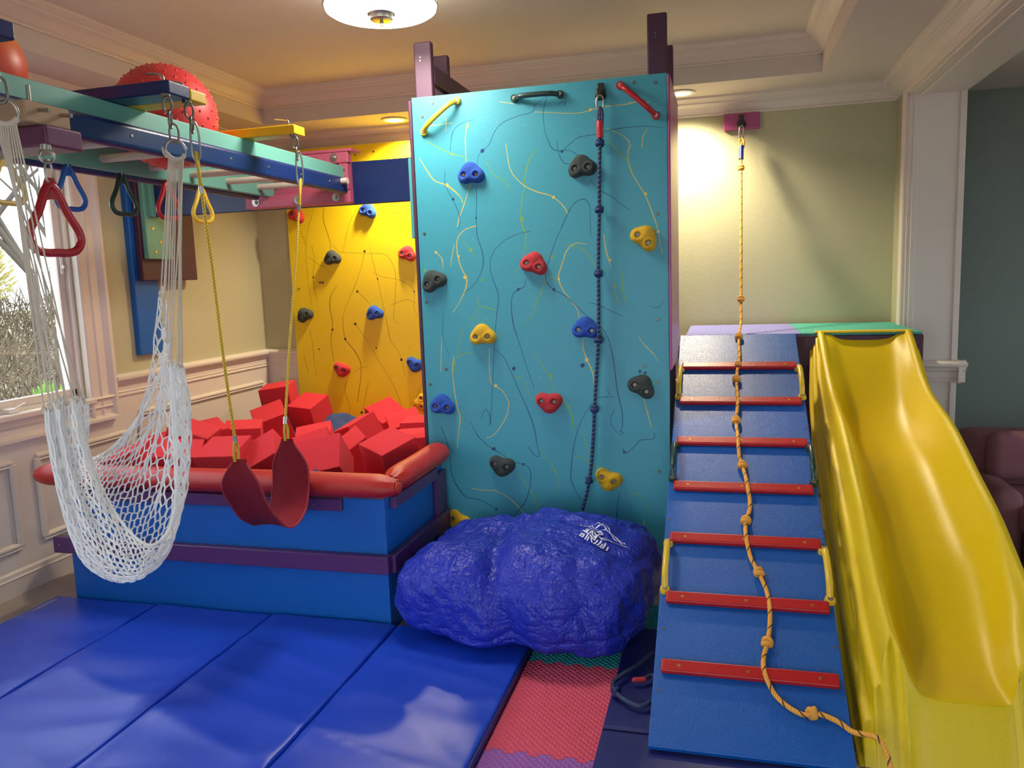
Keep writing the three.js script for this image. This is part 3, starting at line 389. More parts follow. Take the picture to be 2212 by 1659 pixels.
// ---------------------------------------------------------------- tower frame behind it
{
  const t = thing('tower_frame', 'purple post tower frame carrying the teal climbing panel', 'play frame', [-0.86, 0, -4.3]);
  const zf = ZT - 0.024;
  for (const [x0, x1, z, y] of [[-1.465, -1.374, zf, 2.684], [-0.329, -0.24, zf, 2.688], [-1.465, -1.374, -4.05, 2.68], [-0.327, -0.238, -4.24, 2.66], [-1.465, -1.374, -4.82, 2.66], [-0.47, -0.38, -4.82, 2.66]]) part('post', [box(x0, x1, 0, y, z - 0.04, z, 0.008)], M.plum, t);
  part('top_rail', [box(-1.41, -1.372, 2.49, 2.578, -4.8, zf - 0.042, 0.006)], M.plum, t); part('top_rail', [box(-0.29, -0.25, 2.36, 2.43, -4.8, zf - 0.042, 0.006)], M.plum, t);
  part('side_board', [box(-1.497, -1.48, 0.05, 2.405, -4.4, ZT + 0.004, 0.005)], M.plum, t, 'dark purple side board of the tower');
  part('side_board', [box(-0.2385, -0.226, 1.062, 2.412, -4.44, ZT + 0.006, 0.005)], M.magenta, t, 'glossy magenta side board of the tower');
  part('bracket', [box(-1.56, -1.498, 1.745, 2.15, -3.93, -3.895, 0.005)], M.teal, t, 'teal mounting plate');
  for (const y of [2.08, 1.99, 1.86, 1.79]) part('screw', [screwHead(-1.512, y, -3.895, 0.009)], M.screw, t);
  for (const [x, y] of [[-1.43, 2.61], [-1.43, 2.595], [-0.29, 2.6], [-0.29, 2.585]]) part('screw', [screwHead(x, y, zf, 0.006)], M.screw, t);
}
// ---------------------------------------------------------------- yellow climbing panel on the back wall
{
  seed = 8; const x0 = -3.19, x1 = -1.97, y0 = 0.12, y1 = 2.528;
  const t = thing('climbing_station', 'yellow climbing panel with dark paint drips on the wall above the foam pit', 'climbing wall', [(x0 + x1) / 2, y0, ZY - 0.03]);
  const tex = paintTexture(1024, 2000, '#f2d010', x0, y0, x1 - x0, y1 - y0, [['#4a2410', DARK, DARKB, 160], ['#a8741a', [], [], 90]]);
  part('board', [box(x0, x1, y0, y1, ZB + 0.008, ZY - 0.0004, 0.002)], M.yellowPaint, t);
  part('painted_face', [panelFace(x0 + 0.001, x1 - 0.001, y0, y1 - 0.002, ZY)], new THREE.MeshStandardMaterial({ map: tex, roughness: 0.45, bumpMap: clone(fine, 10, 20), bumpScale: 0.0004 }), t);
  for (const [x, y, k, r] of HOLDS_Y) climbingHold(t, x, y, ZY, k, r, 1.02);
  for (const [x, y] of [[-2.45, 2.47], [-2.6, 2.46], [-3.12, 2.3], [-3.13, 1.5], [-2.05, 2.4]]) part('screw', [screwHead(x, y, ZY)], M.screw, t);
}
// ---------------------------------------------------------------- deck behind the tower, with two foam tiles
const DECK = 1.148;
{
  const t = thing('platform', 'purple edged play platform at the head of the ramp and slide', 'platform', [0.4, 0, -5.0]);
  part('deck', [box(-0.21, 1.045, DECK - 0.03, DECK, -5.5, -4.66, 0.004)], M.plum, t);
  part('fascia', [box(-0.21, 1.045, DECK - 0.17, DECK - 0.001, -4.66, -4.622, 0.006)], M.plum, t);
  for (const [x, z] of [[-0.12, -4.72], [0.45, -4.72], [0.98, -4.72], [-0.12, -5.44], [0.98, -5.44]]) part('leg', [box(x - 0.045, x + 0.045, 0, DECK - 0.03, z - 0.045, z + 0.045, 0.006)], M.plum, t);
}
const knobTex = dataTex(64, (u, v) => { const a = Math.abs(((u + v) * 4) % 1 - 0.5) * 2, b = Math.abs((((u - v) * 4) % 1 + 1) % 1 - 0.5) * 2; return g1(Math.pow(Math.max(0, 1 - Math.max(a, b)), 0.7)); });
function puzzleTile(name, label, hex, x0, x1, z0, z1, y, teeth) {
  const s = new THREE.Shape(), th = 0.016; const pts = [];
  const edge = (ax, az, bx, bz, n, out) => { const dx = (bx - ax), dz = (bz - az), L = Math.hypot(dx, dz), nx = -dz / L * out, nz = dx / L * out; pts.push([ax, az]); if (n) for (let i = 0; i < n; i++) { const f = t => (i + t) / n; for (const [t, h] of [[0.25, 0], [0.2, th], [0.8, th], [0.75, 0]]) pts.push([ax + dx * f(t) + nx * h, az + dz * f(t) + nz * h]); } };
  edge(x0, z0, x1, z0, teeth[0], 1 * teeth[4]); edge(x1, z0, x1, z1, teeth[1], 1); edge(x1, z1, x0, z1, teeth[2], -1 * teeth[4]); edge(x0, z1, x0, z0, teeth[3], 1);
  pts.forEach(([x, z], i) => i ? s.lineTo(x, -z) : s.moveTo(x, -z)); s.closePath();
  const g = new THREE.ExtrudeGeometry(s, { depth: 0.012, bevelEnabled: false }); g.rotateX(-Math.PI / 2); g.translate(0, y, 0);
  return solo(name, [g], mat(hex, 0.85, { bumpMap: clone(knobTex, 10), bumpScale: 0.006 }), label, 'foam tile');
}
puzzleTile('foam_tile', 'lavender foam tile on the platform beside the tower', 0x8f92d8, -0.2, 0.43, -5.49, -4.64, DECK, [0, 0, 0, 0, 1]);
puzzleTile('foam_tile', 'sea green foam tile on the platform above the slide', 0x54b8a8, 0.432, 1.04, -5.49, -4.64, DECK, [0, 0, 0, 0, 1]);
puzzleTile('foam_tile', 'teal interlocking foam tile by the blue crash bag', 0x28aaa8, -0.742, -0.18, -3.48, -2.855, 0.001, [0, 0, 7, 0, -1]);
puzzleTile('foam_tile', 'coral red interlocking foam tile between the blue mats', 0xee5a74, -0.742, -0.18, -2.853, -2.25, 0.001, [7, 0, 7, 0, -1]);
puzzleTile('foam_tile', 'purple interlocking foam tile at the bottom of the view', 0xa868bc, -0.742, -0.18, -2.248, -1.66, 0.001, [7, 0, 0, 0, -1]);

// ---------------------------------------------------------------- support beam from the wall post to the tower
{
  const t = thing('support_beam', 'blue beam running from the blue wall post to the tower', 'beam', [-2.5, 1.13, -4.2]);
  part('beam', [box(-3.39, -1.52, 1.968, 2.205, -4.24, -4.2, 0.006)], M.navy, t);
  part('wall_post', [box(XL, XL + 0.04, 1.13, 2.4, -4.3, -4.085, 0.008)], M.blue, t, 'bright blue wall post');
  part('wall_plate', [box(XL + 0.041, XL + 0.08, 1.585, 2.4, -4.64, -4.12, 0.006)], M.plum, t, 'dark plum wall plate');
  const pl = part('hanger_plate', [box(XL + 0.081, XL + 0.115, 1.715, 2.35, -4.37, -4.14, 0.006), box(XL + 0.116, XL + 0.15, 1.968, 2.3, -4.2, -4.165, 0.004)], M.tealRail, t, 'teal hanger plate');
  for (const [y, z] of [[1.9, -4.2], [1.9, -4.32], [1.82, -4.26], [1.76, -4.21], [1.76, -4.33]]) part('screw', [screwHead(XL + 0.115, y, z, 0.011, [1, 0, 0])], M.brass, pl);
  const br = part('rail_bracket', [box(-2.66, -2.02, 1.972, 2.235, -4.199, -4.165, 0.004), box(-2.67, -2.005, 1.972, 2.04, -4.164, -4.118, 0.006), box(-2.67, -2.005, 2.19, 2.25, -4.164, -4.118, 0.006), box(-2.065, -2.012, 2.042, 2.188, -4.164, -4.118, 0.005), box(-2.67, -1.98, 2.251, 2.268, -4.24, -4.118, 0.004)], M.pink, t, 'pink rail bracket');
  for (const [x, y, z] of [[-2.6, 2.006, -4.118], [-2.33, 2.006, -4.118], [-2.09, 2.006, -4.118], [-2.48, 2.1, -4.165], [-2.09, 2.222, -4.118]]) part('bolt', washerBolt(x, y, z), M.steel, br);
  for (const y of [2.09, 2.15]) part('screw', [screwHead(-2.035, y, -4.118)], M.screw, br);
}
// ---------------------------------------------------------------- overhead ladder
const RY0 = 2.032, RY1 = 2.172;
{
  const t = thing('overhead_ladder', 'overhead monkey bar ladder with teal rails and blue edge strips', 'monkey bars', [-2.27, 2.0, -2.3]);
  part('rail', [box(-2.072, -2.034, RY0, RY1, -4.163, -0.6, 0.005)], M.tealRail, t); part('rail', [box(-2.54, -2.502, RY0, RY1, -4.163, -0.6, 0.005)], M.tealRail, t);
  const st = part('edge_strip', [box(-2.033, -1.99, 2.012, 2.102, -4.08, -0.6, 0.02)], M.navy, t); part('edge_strip', [box(-2.584, -2.541, 2.012, 2.102, -4.08, -0.6, 0.02)], M.navy, t);
  for (let z = -4.0; z < -0.7; z += 0.29) part('rung', [cyl([-2.55, 2.075, z], [z < -3.95 ? -1.955 : -2.02, 2.075, z], 0.0165, 0.0165, 14)], M.dowel, t);
  for (let z = -3.86; z < -1; z += 0.29) part('screw', [screwHead(-1.99, 2.06, z, 0.006, [1, 0, 0])], M.steel, st);
  part('cross_plank', [box(-2.66, -1.78, RY1, RY1 + 0.045, -2.464, -2.352, 0.006)], M.navy, t, 'navy cross plank'); part('cross_plank', [box(-2.66, -1.78, RY1, RY1 + 0.04, -2.556, -2.466, 0.006)], M.yellowPaint, t, 'yellow cross plank'); part('cross_plank', [box(-2.66, -1.78, RY1, RY1 + 0.04, -3.25, -3.158, 0.006)], M.yellowPaint, t, 'yellow cross plank');
  part('cross_plank', [box(-2.62, -1.85, 1.94, 2.0, -2.03, -1.895, 0.008)], mat(0x6e3658, 0.4, { bumpMap: paintBump, bumpScale: 0.0004 }), t, 'plum cross plank under the rails'); part('cross_plank', [box(-2.66, -1.76, RY1, RY1 + 0.045, -1.74, -1.62, 0.006)], M.navy, t, 'navy cross plank');
  const b = part('spacer_block', [box(-1.985, -1.87, 2.001, 2.062, -2.012, -1.85, 0.006)], M.rawWood, t, 'bare wooden spacer block');
  for (const z of [-1.9, -1.98]) part('bolt', [cyl([-1.87, 2.04, z], [-1.835, 2.036, z], 0.006, 0.006, 10)], M.steel, b);
  part('bolt', [cyl([-1.93, 2.06, -1.93], [-1.93, 2.12, -1.93], 0.006, 0.006, 10)], M.steel, b);
  part('cross_plank', [box(-2.66, -1.9, 1.94, 2.0, -0.95, -0.8, 0.008)], M.plum, t);
  for (const [z, y] of [[-2.36, 2.217], [-2.46, 2.212], [-3.16, 2.212]]) part('hook_end', [tube([[-1.82, y - 0.01, z - 0.02], [-1.82, y + 0.018, z - 0.02], [-1.84, y + 0.028, z - 0.025], [-1.89, y + 0.036, z - 0.03]], 0.0045, 6, 16)], M.steel, t);
  // post that carries the near end, beside the viewpoint
  part('post', [box(-2.62, -2.0, 0.0, RY0, -0.69, -0.6, 0.008)], M.plum, t, 'plum end frame');
}
// ---------------------------------------------------------------- balls resting on the rungs
{
  const x = -2.287, z = -2.985, R = 0.212, y = 2.252; const gs = [new THREE.SphereGeometry(R, 48, 32)];
  const n = 260; for (let i = 0; i < n; i++) { const k = 1 - 2 * (i + 0.5) / n, a = i * 2.39996, s = Math.sqrt(1 - k * k); const d = V(s * Math.cos(a), k, s * Math.sin(a)); const g = new THREE.ConeGeometry(0.007, 0.007, 6); g.translate(0, 0.003, 0); g.applyQuaternion(new THREE.Quaternion().setFromUnitVectors(V(0, 1, 0), d)); g.translate(d.x * R, d.y * R, d.z * R); gs.push(g); }
  gs.forEach(g => g.translate(x, y, z));
  solo('knobby_ball', gs, mat(0xd83c3c, 0.45), 'red knobby massage ball resting in the overhead ladder', 'ball');
  const c = document.createElement('canvas'); c.width = 8; c.height = 256; const k = c.getContext('2d'); const gr = k.createLinearGradient(0, 0, 0, 256); gr.addColorStop(0, '#f0b030'); gr.addColorStop(0.28, '#f0a030'); gr.addColorStop(0.46, '#f06038'); gr.addColorStop(1, '#e8404a'); k.fillStyle = gr; k.fillRect(0, 0, 8, 256);
  const tx = new THREE.CanvasTexture(c); tx.colorSpace = THREE.SRGBColorSpace;
  solo('rubber_ball', [new THREE.SphereGeometry(0.155, 48, 32).translate(-2.285, 2.248, -2.075)], new THREE.MeshStandardMaterial({ map: tx, roughness: 0.4 }), 'orange and coral rubber ball at the top left on the overhead ladder', 'ball');
}
// ---------------------------------------------------------------- trapeze rings
function ringGeo(s = 1) {
  const W = 0.066 * s, H = 0.168 * s, r = 0.0105 * s, p = [[-W * 0.16, H * 0.93], [-W * 0.55, H * 0.6], [-W * 0.97, H * 0.3], [-W * 1.0, H * 0.17], [-W * 0.8, H * 0.045], [-W * 0.45, 0], [0, 0], [W * 0.45, 0], [W * 0.8, H * 0.045], [W * 1.0, H * 0.17], [W * 0.97, H * 0.3], [W * 0.55, H * 0.6], [W * 0.16, H * 0.93], [0, H * 0.97]];
  const web = new THREE.Shape([[-W * 0.62, H * 0.62], [-W * 0.14, H * 1.08], [W * 0.14, H * 1.08], [W * 0.62, H * 0.62], [W * 0.3, H * 0.745], [0, H * 0.78], [-W * 0.3, H * 0.745]].map(q => new THREE.Vector2(...q))); const hole = new THREE.Path(); hole.absarc(0, H * 1.0, 0.007 * s, 0, Math.PI * 2, true); web.holes.push(hole);
  return [tube(p.map(q => [q[0], q[1], 0]), r, 10, 72, true), new THREE.ExtrudeGeometry(web, { depth: 0.009 * s, bevelEnabled: false, curveSegments: 8 }).translate(0, 0, -0.0045 * s)];
}
function placed(gs, x, y, z, turn) { return gs.map(g => g.clone().rotateY(turn).translate(x, y, z)); }
function link(x, y, z, w, h, r, turn, tilt = 0) { const g = tube([[-w, -h * 0.5, 0], [-w, h * 0.5, 0], [-w * 0.6, h * 0.85, 0], [0, h, 0], [w * 0.6, h * 0.85, 0], [w, h * 0.5, 0], [w, -h * 0.5, 0], [w * 0.6, -h * 0.85, 0], [0, -h, 0], [-w * 0.6, -h * 0.85, 0]], r, 6, 36, true); return g.rotateX(tilt).rotateY(turn).translate(x, y, z); }
{
  const R1 = ringGeo(1);
  for (const [z, m, lab] of [[-2.38, M.plCream, 'cream yellow trapeze ring hanging at the far left before the window'], [-2.67, M.plBlue, 'blue trapeze ring hanging from the far ladder rail'], [-2.965, M.plGreen, 'dark green trapeze ring hanging from the far ladder rail'], [-3.255, M.plRed, 'small red trapeze ring behind the net swing cords'], [-3.51, M.plYellow, 'yellow trapeze ring behind the sling swing rope']]) {
    const t = thing('trapeze_ring', lab, 'trapeze ring', [-2.52, 1.845, z], 'trapeze rings under the overhead ladder');
    part('ring', placed(R1, -2.52, 1.858, z, 84 * rad), m, t); part('eye_bolt', [cyl([-2.52, 2.025, z], [-2.52, 2.055, z], 0.005), link(-2.52, 2.03, z, 0.009, 0.013, 0.003, 140 * rad)], M.steel, t);
  }
  const t = thing('trapeze_ring', 'large red trapeze ring hanging from a chain link before the window', 'trapeze ring', [-1.865, 1.63, -1.905], 'trapeze rings under the overhead ladder');
  part('ring', placed(ringGeo(1.17), -1.865, 1.64, -1.905, 78 * rad), M.plRed, t);
  const e = part('eye_bolt', [cyl([-1.865, 1.93, -1.905], [-1.865, 1.945, -1.905], 0.014), new THREE.TorusGeometry(0.018, 0.004, 8, 24).rotateY(48 * rad).translate(-1.865, 1.912, -1.905)], M.steel, t);
  part('carabiner', [link(-1.865, 1.868, -1.905, 0.014, 0.034, 0.0035, 100 * rad)], M.steel, e);
}
// ---------------------------------------------------------------- sling swing
{
  const x = -1.78, t = thing('sling_swing', 'maroon sling swing hanging on yellow ropes', 'swing', [x, 0.5, -2.75]);
  const path = new THREE.CatmullRomCurve3([[0.875, -2.562], [0.83, -2.548], [0.765, -2.553], [0.68, -2.6], [0.6, -2.68], [0.56, -2.765], [0.585, -2.84], [0.655, -2.893], [0.74, -2.915], [0.82, -2.918], [0.88, -2.915]].map(([y, z]) => V(0, y, z)));
  const wid = u => 0.026 + 0.058 * sst(0, 0.2, u) * sst(1, 0.8, u);
  const F = (u, v, off) => { const p = path.getPoint(u), d = path.getTangent(u), n = V(0, d.z, -d.y); const w = wid(u), s = 2 * v - 1, k = off + 0.012 * s * s * Math.sin(Math.PI * u) + 0.005 * vnoise(u * 14, v * 3, 2) * Math.sin(Math.PI * u); return [x + 0.01 + s * w + 0.01 * Math.sin(u * 5), p.y + n.y * k, p.z + n.z * k]; };
  part('seat', [grid(70, 16, (u, v) => F(u, v, 0.003)), grid(70, 16, (u, v) => F(u, 1 - v, -0.003))], M.maroon, t);
  const hem = (v) => tube(Array.from({ length: 40 }, (_, i) => F(0.03 + i / 39 * 0.94, v, 0)), 0.0045, 6, 80);
  part('hem', [hem(0), hem(1)], mat(0xa8303c, 0.8), t);
  const ropeT = dataTex(32, (u, v) => { const s = Math.sin((u * 1 + v) * Math.PI * 2 * 2); const c = 0.86 + 0.14 * s; return [c, 0.84 * c, 0.22 * c]; }, true); ropeT.repeat.set(40, 1);
  const rope = new THREE.MeshStandardMaterial({ map: ropeT, roughness: 0.6 });
  for (const [a, b] of [[[1.985, -2.47], [0.955, -2.555]], [[1.97, -3.18], [0.96, -2.915]]]) {
    const p = (k, dx = 0, dz = 0) => [x + dx, lin(a[0], b[0], k), lin(a[1], b[1], k) + dz];
    const r = part('rope', [tube([p(0.06), p(0.35, 0.002), p(0.7, -0.002), p(1)], 0.0055, 8, 60)], rope, t);
    part('rope_loop', [tube([p(0.1, 0.004), p(0.05, 0.004, 0.006), p(0.0, 0, 0.004), p(-0.012, 0, 0), p(0.0, 0, -0.004), p(0.05, -0.002, -0.006), p(0.1, -0.002)], 0.005, 8, 40), tube([p(1), [x, b[0] - 0.04, b[1] + 0.014], [x, b[0] - 0.085, b[1] + 0.012]], 0.005, 8, 20), tube([p(1), [x, b[0] - 0.04, b[1] - 0.014], [x, b[0] - 0.085, b[1] - 0.012]], 0.005, 8, 20)], rope, r);
    part('crimp', [cyl(p(0.1), p(0.125), 0.0085, 0.0085, 12), cyl(p(0.985), p(1.015), 0.0085, 0.0085, 12)], M.steel, r);
    part('swivel', [cyl([x - 0.02, RY1, a[1]], [x - 0.02, RY1 - 0.008, a[1]], 0.016), link(x - 0.014, RY1 - 0.035, a[1], 0.012, 0.026, 0.0045, 30 * rad), link(x - 0.008, RY1 - 0.082, a[1], 0.012, 0.027, 0.0045, 110 * rad)], M.darkSteel, r);
    part('carabiner', [link(x, (a[0] + 0.0 + RY1 - 0.1) / 2 + 0.005, a[1], 0.014, (RY1 - 0.1 - a[0]) / 2 + 0.025, 0.0038, 60 * rad)], M.steel, r);
  }
}
// ---------------------------------------------------------------- white net swing
{
  const x = -1.78, t = thing('net_swing', 'white rope net swing hanging from the overhead ladder', 'net swing', [x, 0.62, -2.0]);
  const rings = [[1.985, -1.695], [1.985, -2.36]];
  // gathered ends of the net, from the back edge (v = 0) to the front edge (v = 1)
  const PL = [[0, -1.9, 1.187, -1.994], [0.25, -1.86, 1.225, -1.86], [0.6, -1.72, 1.219, -1.655], [0.8, -1.7, 1.23, -1.69], [1, -1.7, 1.237, -1.76]], PR = [[0, -1.9, 1.537, -2.368], [0.2, -1.86, 1.42, -2.324], [0.42, -1.8, 1.292, -2.256], [0.65, -1.7, 1.268, -2.193], [0.85, -1.68, 1.28, -2.14], [1, -1.66, 1.295, -2.08]];
  const at = (T, v) => [1, 2, 3].map(k => interp(T.map(r => [r[0], r[k]]), v));
  const sm = (T, v) => (interp(T, Math.max(0, v - 0.06)) + 2 * interp(T, v) + interp(T, Math.min(1, v + 0.06))) / 4;
  const yMid = v => sm([[0, 0.955], [0.15, 0.9], [0.35, 0.79], [0.5, 0.70], [0.64, 0.675], [0.78, 0.70], [1, 0.80]], v), xMid = v => sm([[0, -2.13], [0.3, -2.03], [0.5, -1.86], [0.64, -1.7], [0.8, -1.6], [1, -1.59]], v), zMid = v => sm([[0, -2.24], [0.4, -2.06], [0.64, -1.86], [0.8, -1.82], [1, -1.86]], v);
  const S = (u, v) => {
    const L = at(PL, v), R = at(PR, v), m = [xMid(v), yMid(v), zMid(v)];
    const s = 2 * u - 1, e = s < 0 ? L : R, a = Math.abs(s), ky = Math.pow(a, 2.1), kz = 1 - Math.pow(1 - a, 1.75), kx = sst(0, 1, a);
    const pl = 0.016 * sst(0.25, 0.8, a) * (1 - 0.6 * sst(0.9, 1, a)) * (Math.sin(v * 44 + s) + 0.6 * Math.sin(v * 27 + 2));   // pleats where the net is gathered
    return [lin(m[0], e[0], kx) + pl, lin(m[1], e[1], ky), lin(m[2], e[2], kz) + pl * (s < 0 ? 0.8 : -0.5)];
  };
  const NS = 62, NU = 44, pos = [], idx = [];
  const strand = (pts, r) => { const n = pts.length, b0 = pos.length / 3; const T = V(0, 0, 0), U = V(0, 0, 0), W = V(0, 0, 0); for (let i = 0; i < n; i++) { T.copy(pts[Math.min(n - 1, i + 1)]).sub(pts[Math.max(0, i - 1)]).normalize(); U.set(T.y, T.z, T.x).cross(T).normalize(); W.copy(T).cross(U); for (let k = 0; k < 4; k++) { const a = k * Math.PI / 2; const c = Math.cos(a) * r, s = Math.sin(a) * r; pos.push(pts[i].x + U.x * c + W.x * s, pts[i].y + U.y * c + W.y * s, pts[i].z + U.z * c + W.z * s); } } for (let i = 0; i < n - 1; i++) for (let k = 0; k < 4; k++) { const a = b0 + i * 4 + k, b = b0 + i * 4 + (k + 1) % 4; idx.push(a, b, b + 4, a, b + 4, a + 4); } };
  seed = 31;
  for (let j = 0; j < NS; j++) { const pts = []; for (let i = 0; i <= NU * 2; i++) { const u = i / (NU * 2), ph = (i >> 1) + j & 1; const amp = 0.44 / NS; const s = (i & 1) ? 0 : 1; const zig = (((i >> 1) + j) % 2 ? 1 : -1) * amp; const v = Math.min(1, Math.max(0, (j + 0.5) / NS + zig + 0.15 / NS * vnoise(u * 20, j, 3))); const p = S(u, v); const k = 0.004 * Math.sin(Math.PI * u); pts.push(V(p[0] + k * vnoise(u * 30, j * 3, 1), p[1] + k * vnoise(u * 30, j * 3, 5), p[2] + k * vnoise(u * 30, j * 3, 9))); } strand(pts, 0.003); }
  for (const v of [0, 1]) for (const o of [0, 0.004]) strand(Array.from({ length: 81 }, (_, i) => { const p = S(i / 80, v); return V(p[0], p[1] - o, p[2]); }), 0.0032);
  const ng = new THREE.BufferGeometry(); ng.setAttribute('position', new THREE.Float32BufferAttribute(pos, 3)); ng.setIndex(idx); ng.computeVertexNormals();
  const net = part('net', [norm(ng)], M.net, t); net.userData.kind = 'stuff';
  for (const [e, T] of [[0, PL], [1, PR]]) {
    const [ry, rz] = rings[e]; const ring = part('ring', [new THREE.TorusGeometry(0.032, 0.0042, 8, 40).rotateY(52 * rad).translate(x, ry + 0.005, rz)], M.steel, t);
    const cords = []; for (let i = 0; i < 11; i++) { const v = (i + 0.5) / 11, p = S(e, v); const a = lin(-1.0, 1.0, v); const q = [x + 0.03 * Math.sin(a) * Math.cos(52 * rad), ry + 0.005 - 0.03 * Math.cos(a) - 0.006, rz - 0.03 * Math.sin(a) * Math.sin(52 * rad)]; cords.push(tube([q, [lin(q[0], p[0], 0.5), lin(q[1], p[1], 0.5), lin(q[2], p[2], 0.5)], p], 0.0024, 5, 6)); cords.push(new THREE.SphereGeometry(0.0075, 8, 6).scale(1, 1.5, 1).translate(p[0], p[1], p[2])); }
    part('cords', cords, M.cord, t, 'bundle of thin hanging cords');
    part('cord_wrap', [tube(Array.from({ length: 9 }, (_, i) => { const a = lin(-1.1, 1.1, i / 8); return [x + 0.032 * Math.sin(a) * Math.cos(52 * rad), ry + 0.005 - 0.032 * Math.cos(a), rz - 0.032 * Math.sin(a) * Math.sin(52 * rad)]; }), 0.008, 8, 30), tube([[x - 0.02, ry - 0.022, rz + 0.024], [x - 0.02, ry - 0.01, rz + 0.036], [x - 0.02, ry + 0.01, rz + 0.04]], 0.003, 6, 10)], M.cord, ring);
    const top = RY1; part('swivel', [cyl([x - 0.02, top, rz], [x - 0.02, top - 0.008, rz], 0.016), link(x - 0.016, top - 0.036, rz, 0.012, 0.026, 0.0045, 30 * rad), link(x - 0.01, top - 0.084, rz, 0.012, 0.027, 0.0045, 110 * rad), link(x, top - 0.13, rz, 0.013, 0.032, 0.0038, 30 * rad)], M.darkSteel, ring);
  }
}
// ---------------------------------------------------------------- foam pit
const PZ = -3.02, PX0 = -3.07, PX1 = -1.397;
{
  const t = thing('foam_pit', 'blue foam pit box with purple bands and red padded rim', 'foam pit', [-2.23, 0, -4.2]);
  part('front_panel', [box(PX0, PX1, 0, 0.6, PZ - 0.02, PZ, 0.004)], M.blue, t); part('side_panel', [box(PX1 - 0.02, PX1, 0, 0.6, -3.74, PZ - 0.0205, 0.003)], M.blue, t); part('side_panel', [box(PX0, PX0 + 0.02, 0, 0.6, -5.42, PZ - 0.0205, 0.003)], M.blue, t);
  part('side_panel', [box(-1.52, -1.5, 0, 0.6, -5.42, -3.75, 0.003)], M.blue, t);
  part('pit_base', [box(PX0 + 0.021, -1.53, 0.001, 0.02, -5.42, -3.03)], M.vinylNavy, t);
  part('band', [box(PX0 - 0.065, PX1 + 0.02, 0.277, 0.357, PZ, PZ + 0.04, 0.006)], M.purple, t); part('band', [box(PX1, PX1 + 0.036, 0.272, 0.352, -3.74, PZ - 0.001, 0.006)], M.purple, t);
  part('top_strip', [box(PX0, -1.59, 0.545, 0.6, PZ, PZ + 0.022, 0.005)], M.purple, t); part('top_strip', [box(PX1, PX1 + 0.03, 0.545, 0.6, -3.6, PZ - 0.05, 0.005)], M.purple, t);
  part('corner_post', [box(PX1, PX1 + 0.022, 0.001, 0.56, -3.74, -3.6, 0.005)], M.purple, t);
  for (const [x, y] of [[-3.1, 0.32], [-1.42, 0.315], [-1.72, 0.572], [-2.4, 0.572]]) part('screw', [screwHead(x, y, y > 0.5 ? PZ + 0.022 : PZ + 0.04, 0.004)], M.steel, t);
  // padded rim: stuffed vinyl, pinched at its ends
  const pad = (a, b, s) => { const A = V(...a), B = V(...b), d = B.clone().sub(A), side = V(-d.z, 0, d.x).normalize(); return grid(36, 70, (u, v) => { const c = Math.min(v, 1 - v) * d.length(), e = Math.pow(sst(-0.02, 0.09, c), 0.6), r = 0.064 * (0.42 + 0.58 * e) * (1 + 0.025 * vnoise(v * 8, u * 3, s)); const th = u * Math.PI * 2; const cy = Math.sin(th), cx = Math.cos(th); const p = A.clone().addScaledVector(d, v).addScaledVector(side, cx * r * 1.05 + (cx > 0 ? 0 : 0)); const pin = 0.006 * Math.sin(th * 9) * (1 - e); return [p.x, p.y + cy * r * (cy < 0 ? 0.72 : 0.92) + pin, p.z, v * d.length() * 4, u]; }, true); };
  part('rim_pad', [pad([-3.205, 0.655, PZ + 0.005], [-1.33, 0.655, PZ + 0.005], 1), new THREE.SphereGeometry(0.034, 14, 10).scale(0.5, 0.8, 1).translate(-3.205, 0.655, PZ + 0.005), new THREE.SphereGeometry(0.034, 14, 10).scale(0.5, 0.8, 1).translate(-1.33, 0.655, PZ + 0.005)], M.vinylRed, t);
  part('rim_pad', [pad([-1.385, 0.658, PZ - 0.055], [-1.385, 0.658, -3.72], 2), new THREE.SphereGeometry(0.034, 14, 10).scale(1, 0.8, 0.5).translate(-1.385, 0.658, -3.72)], M.vinylRed, t);
}
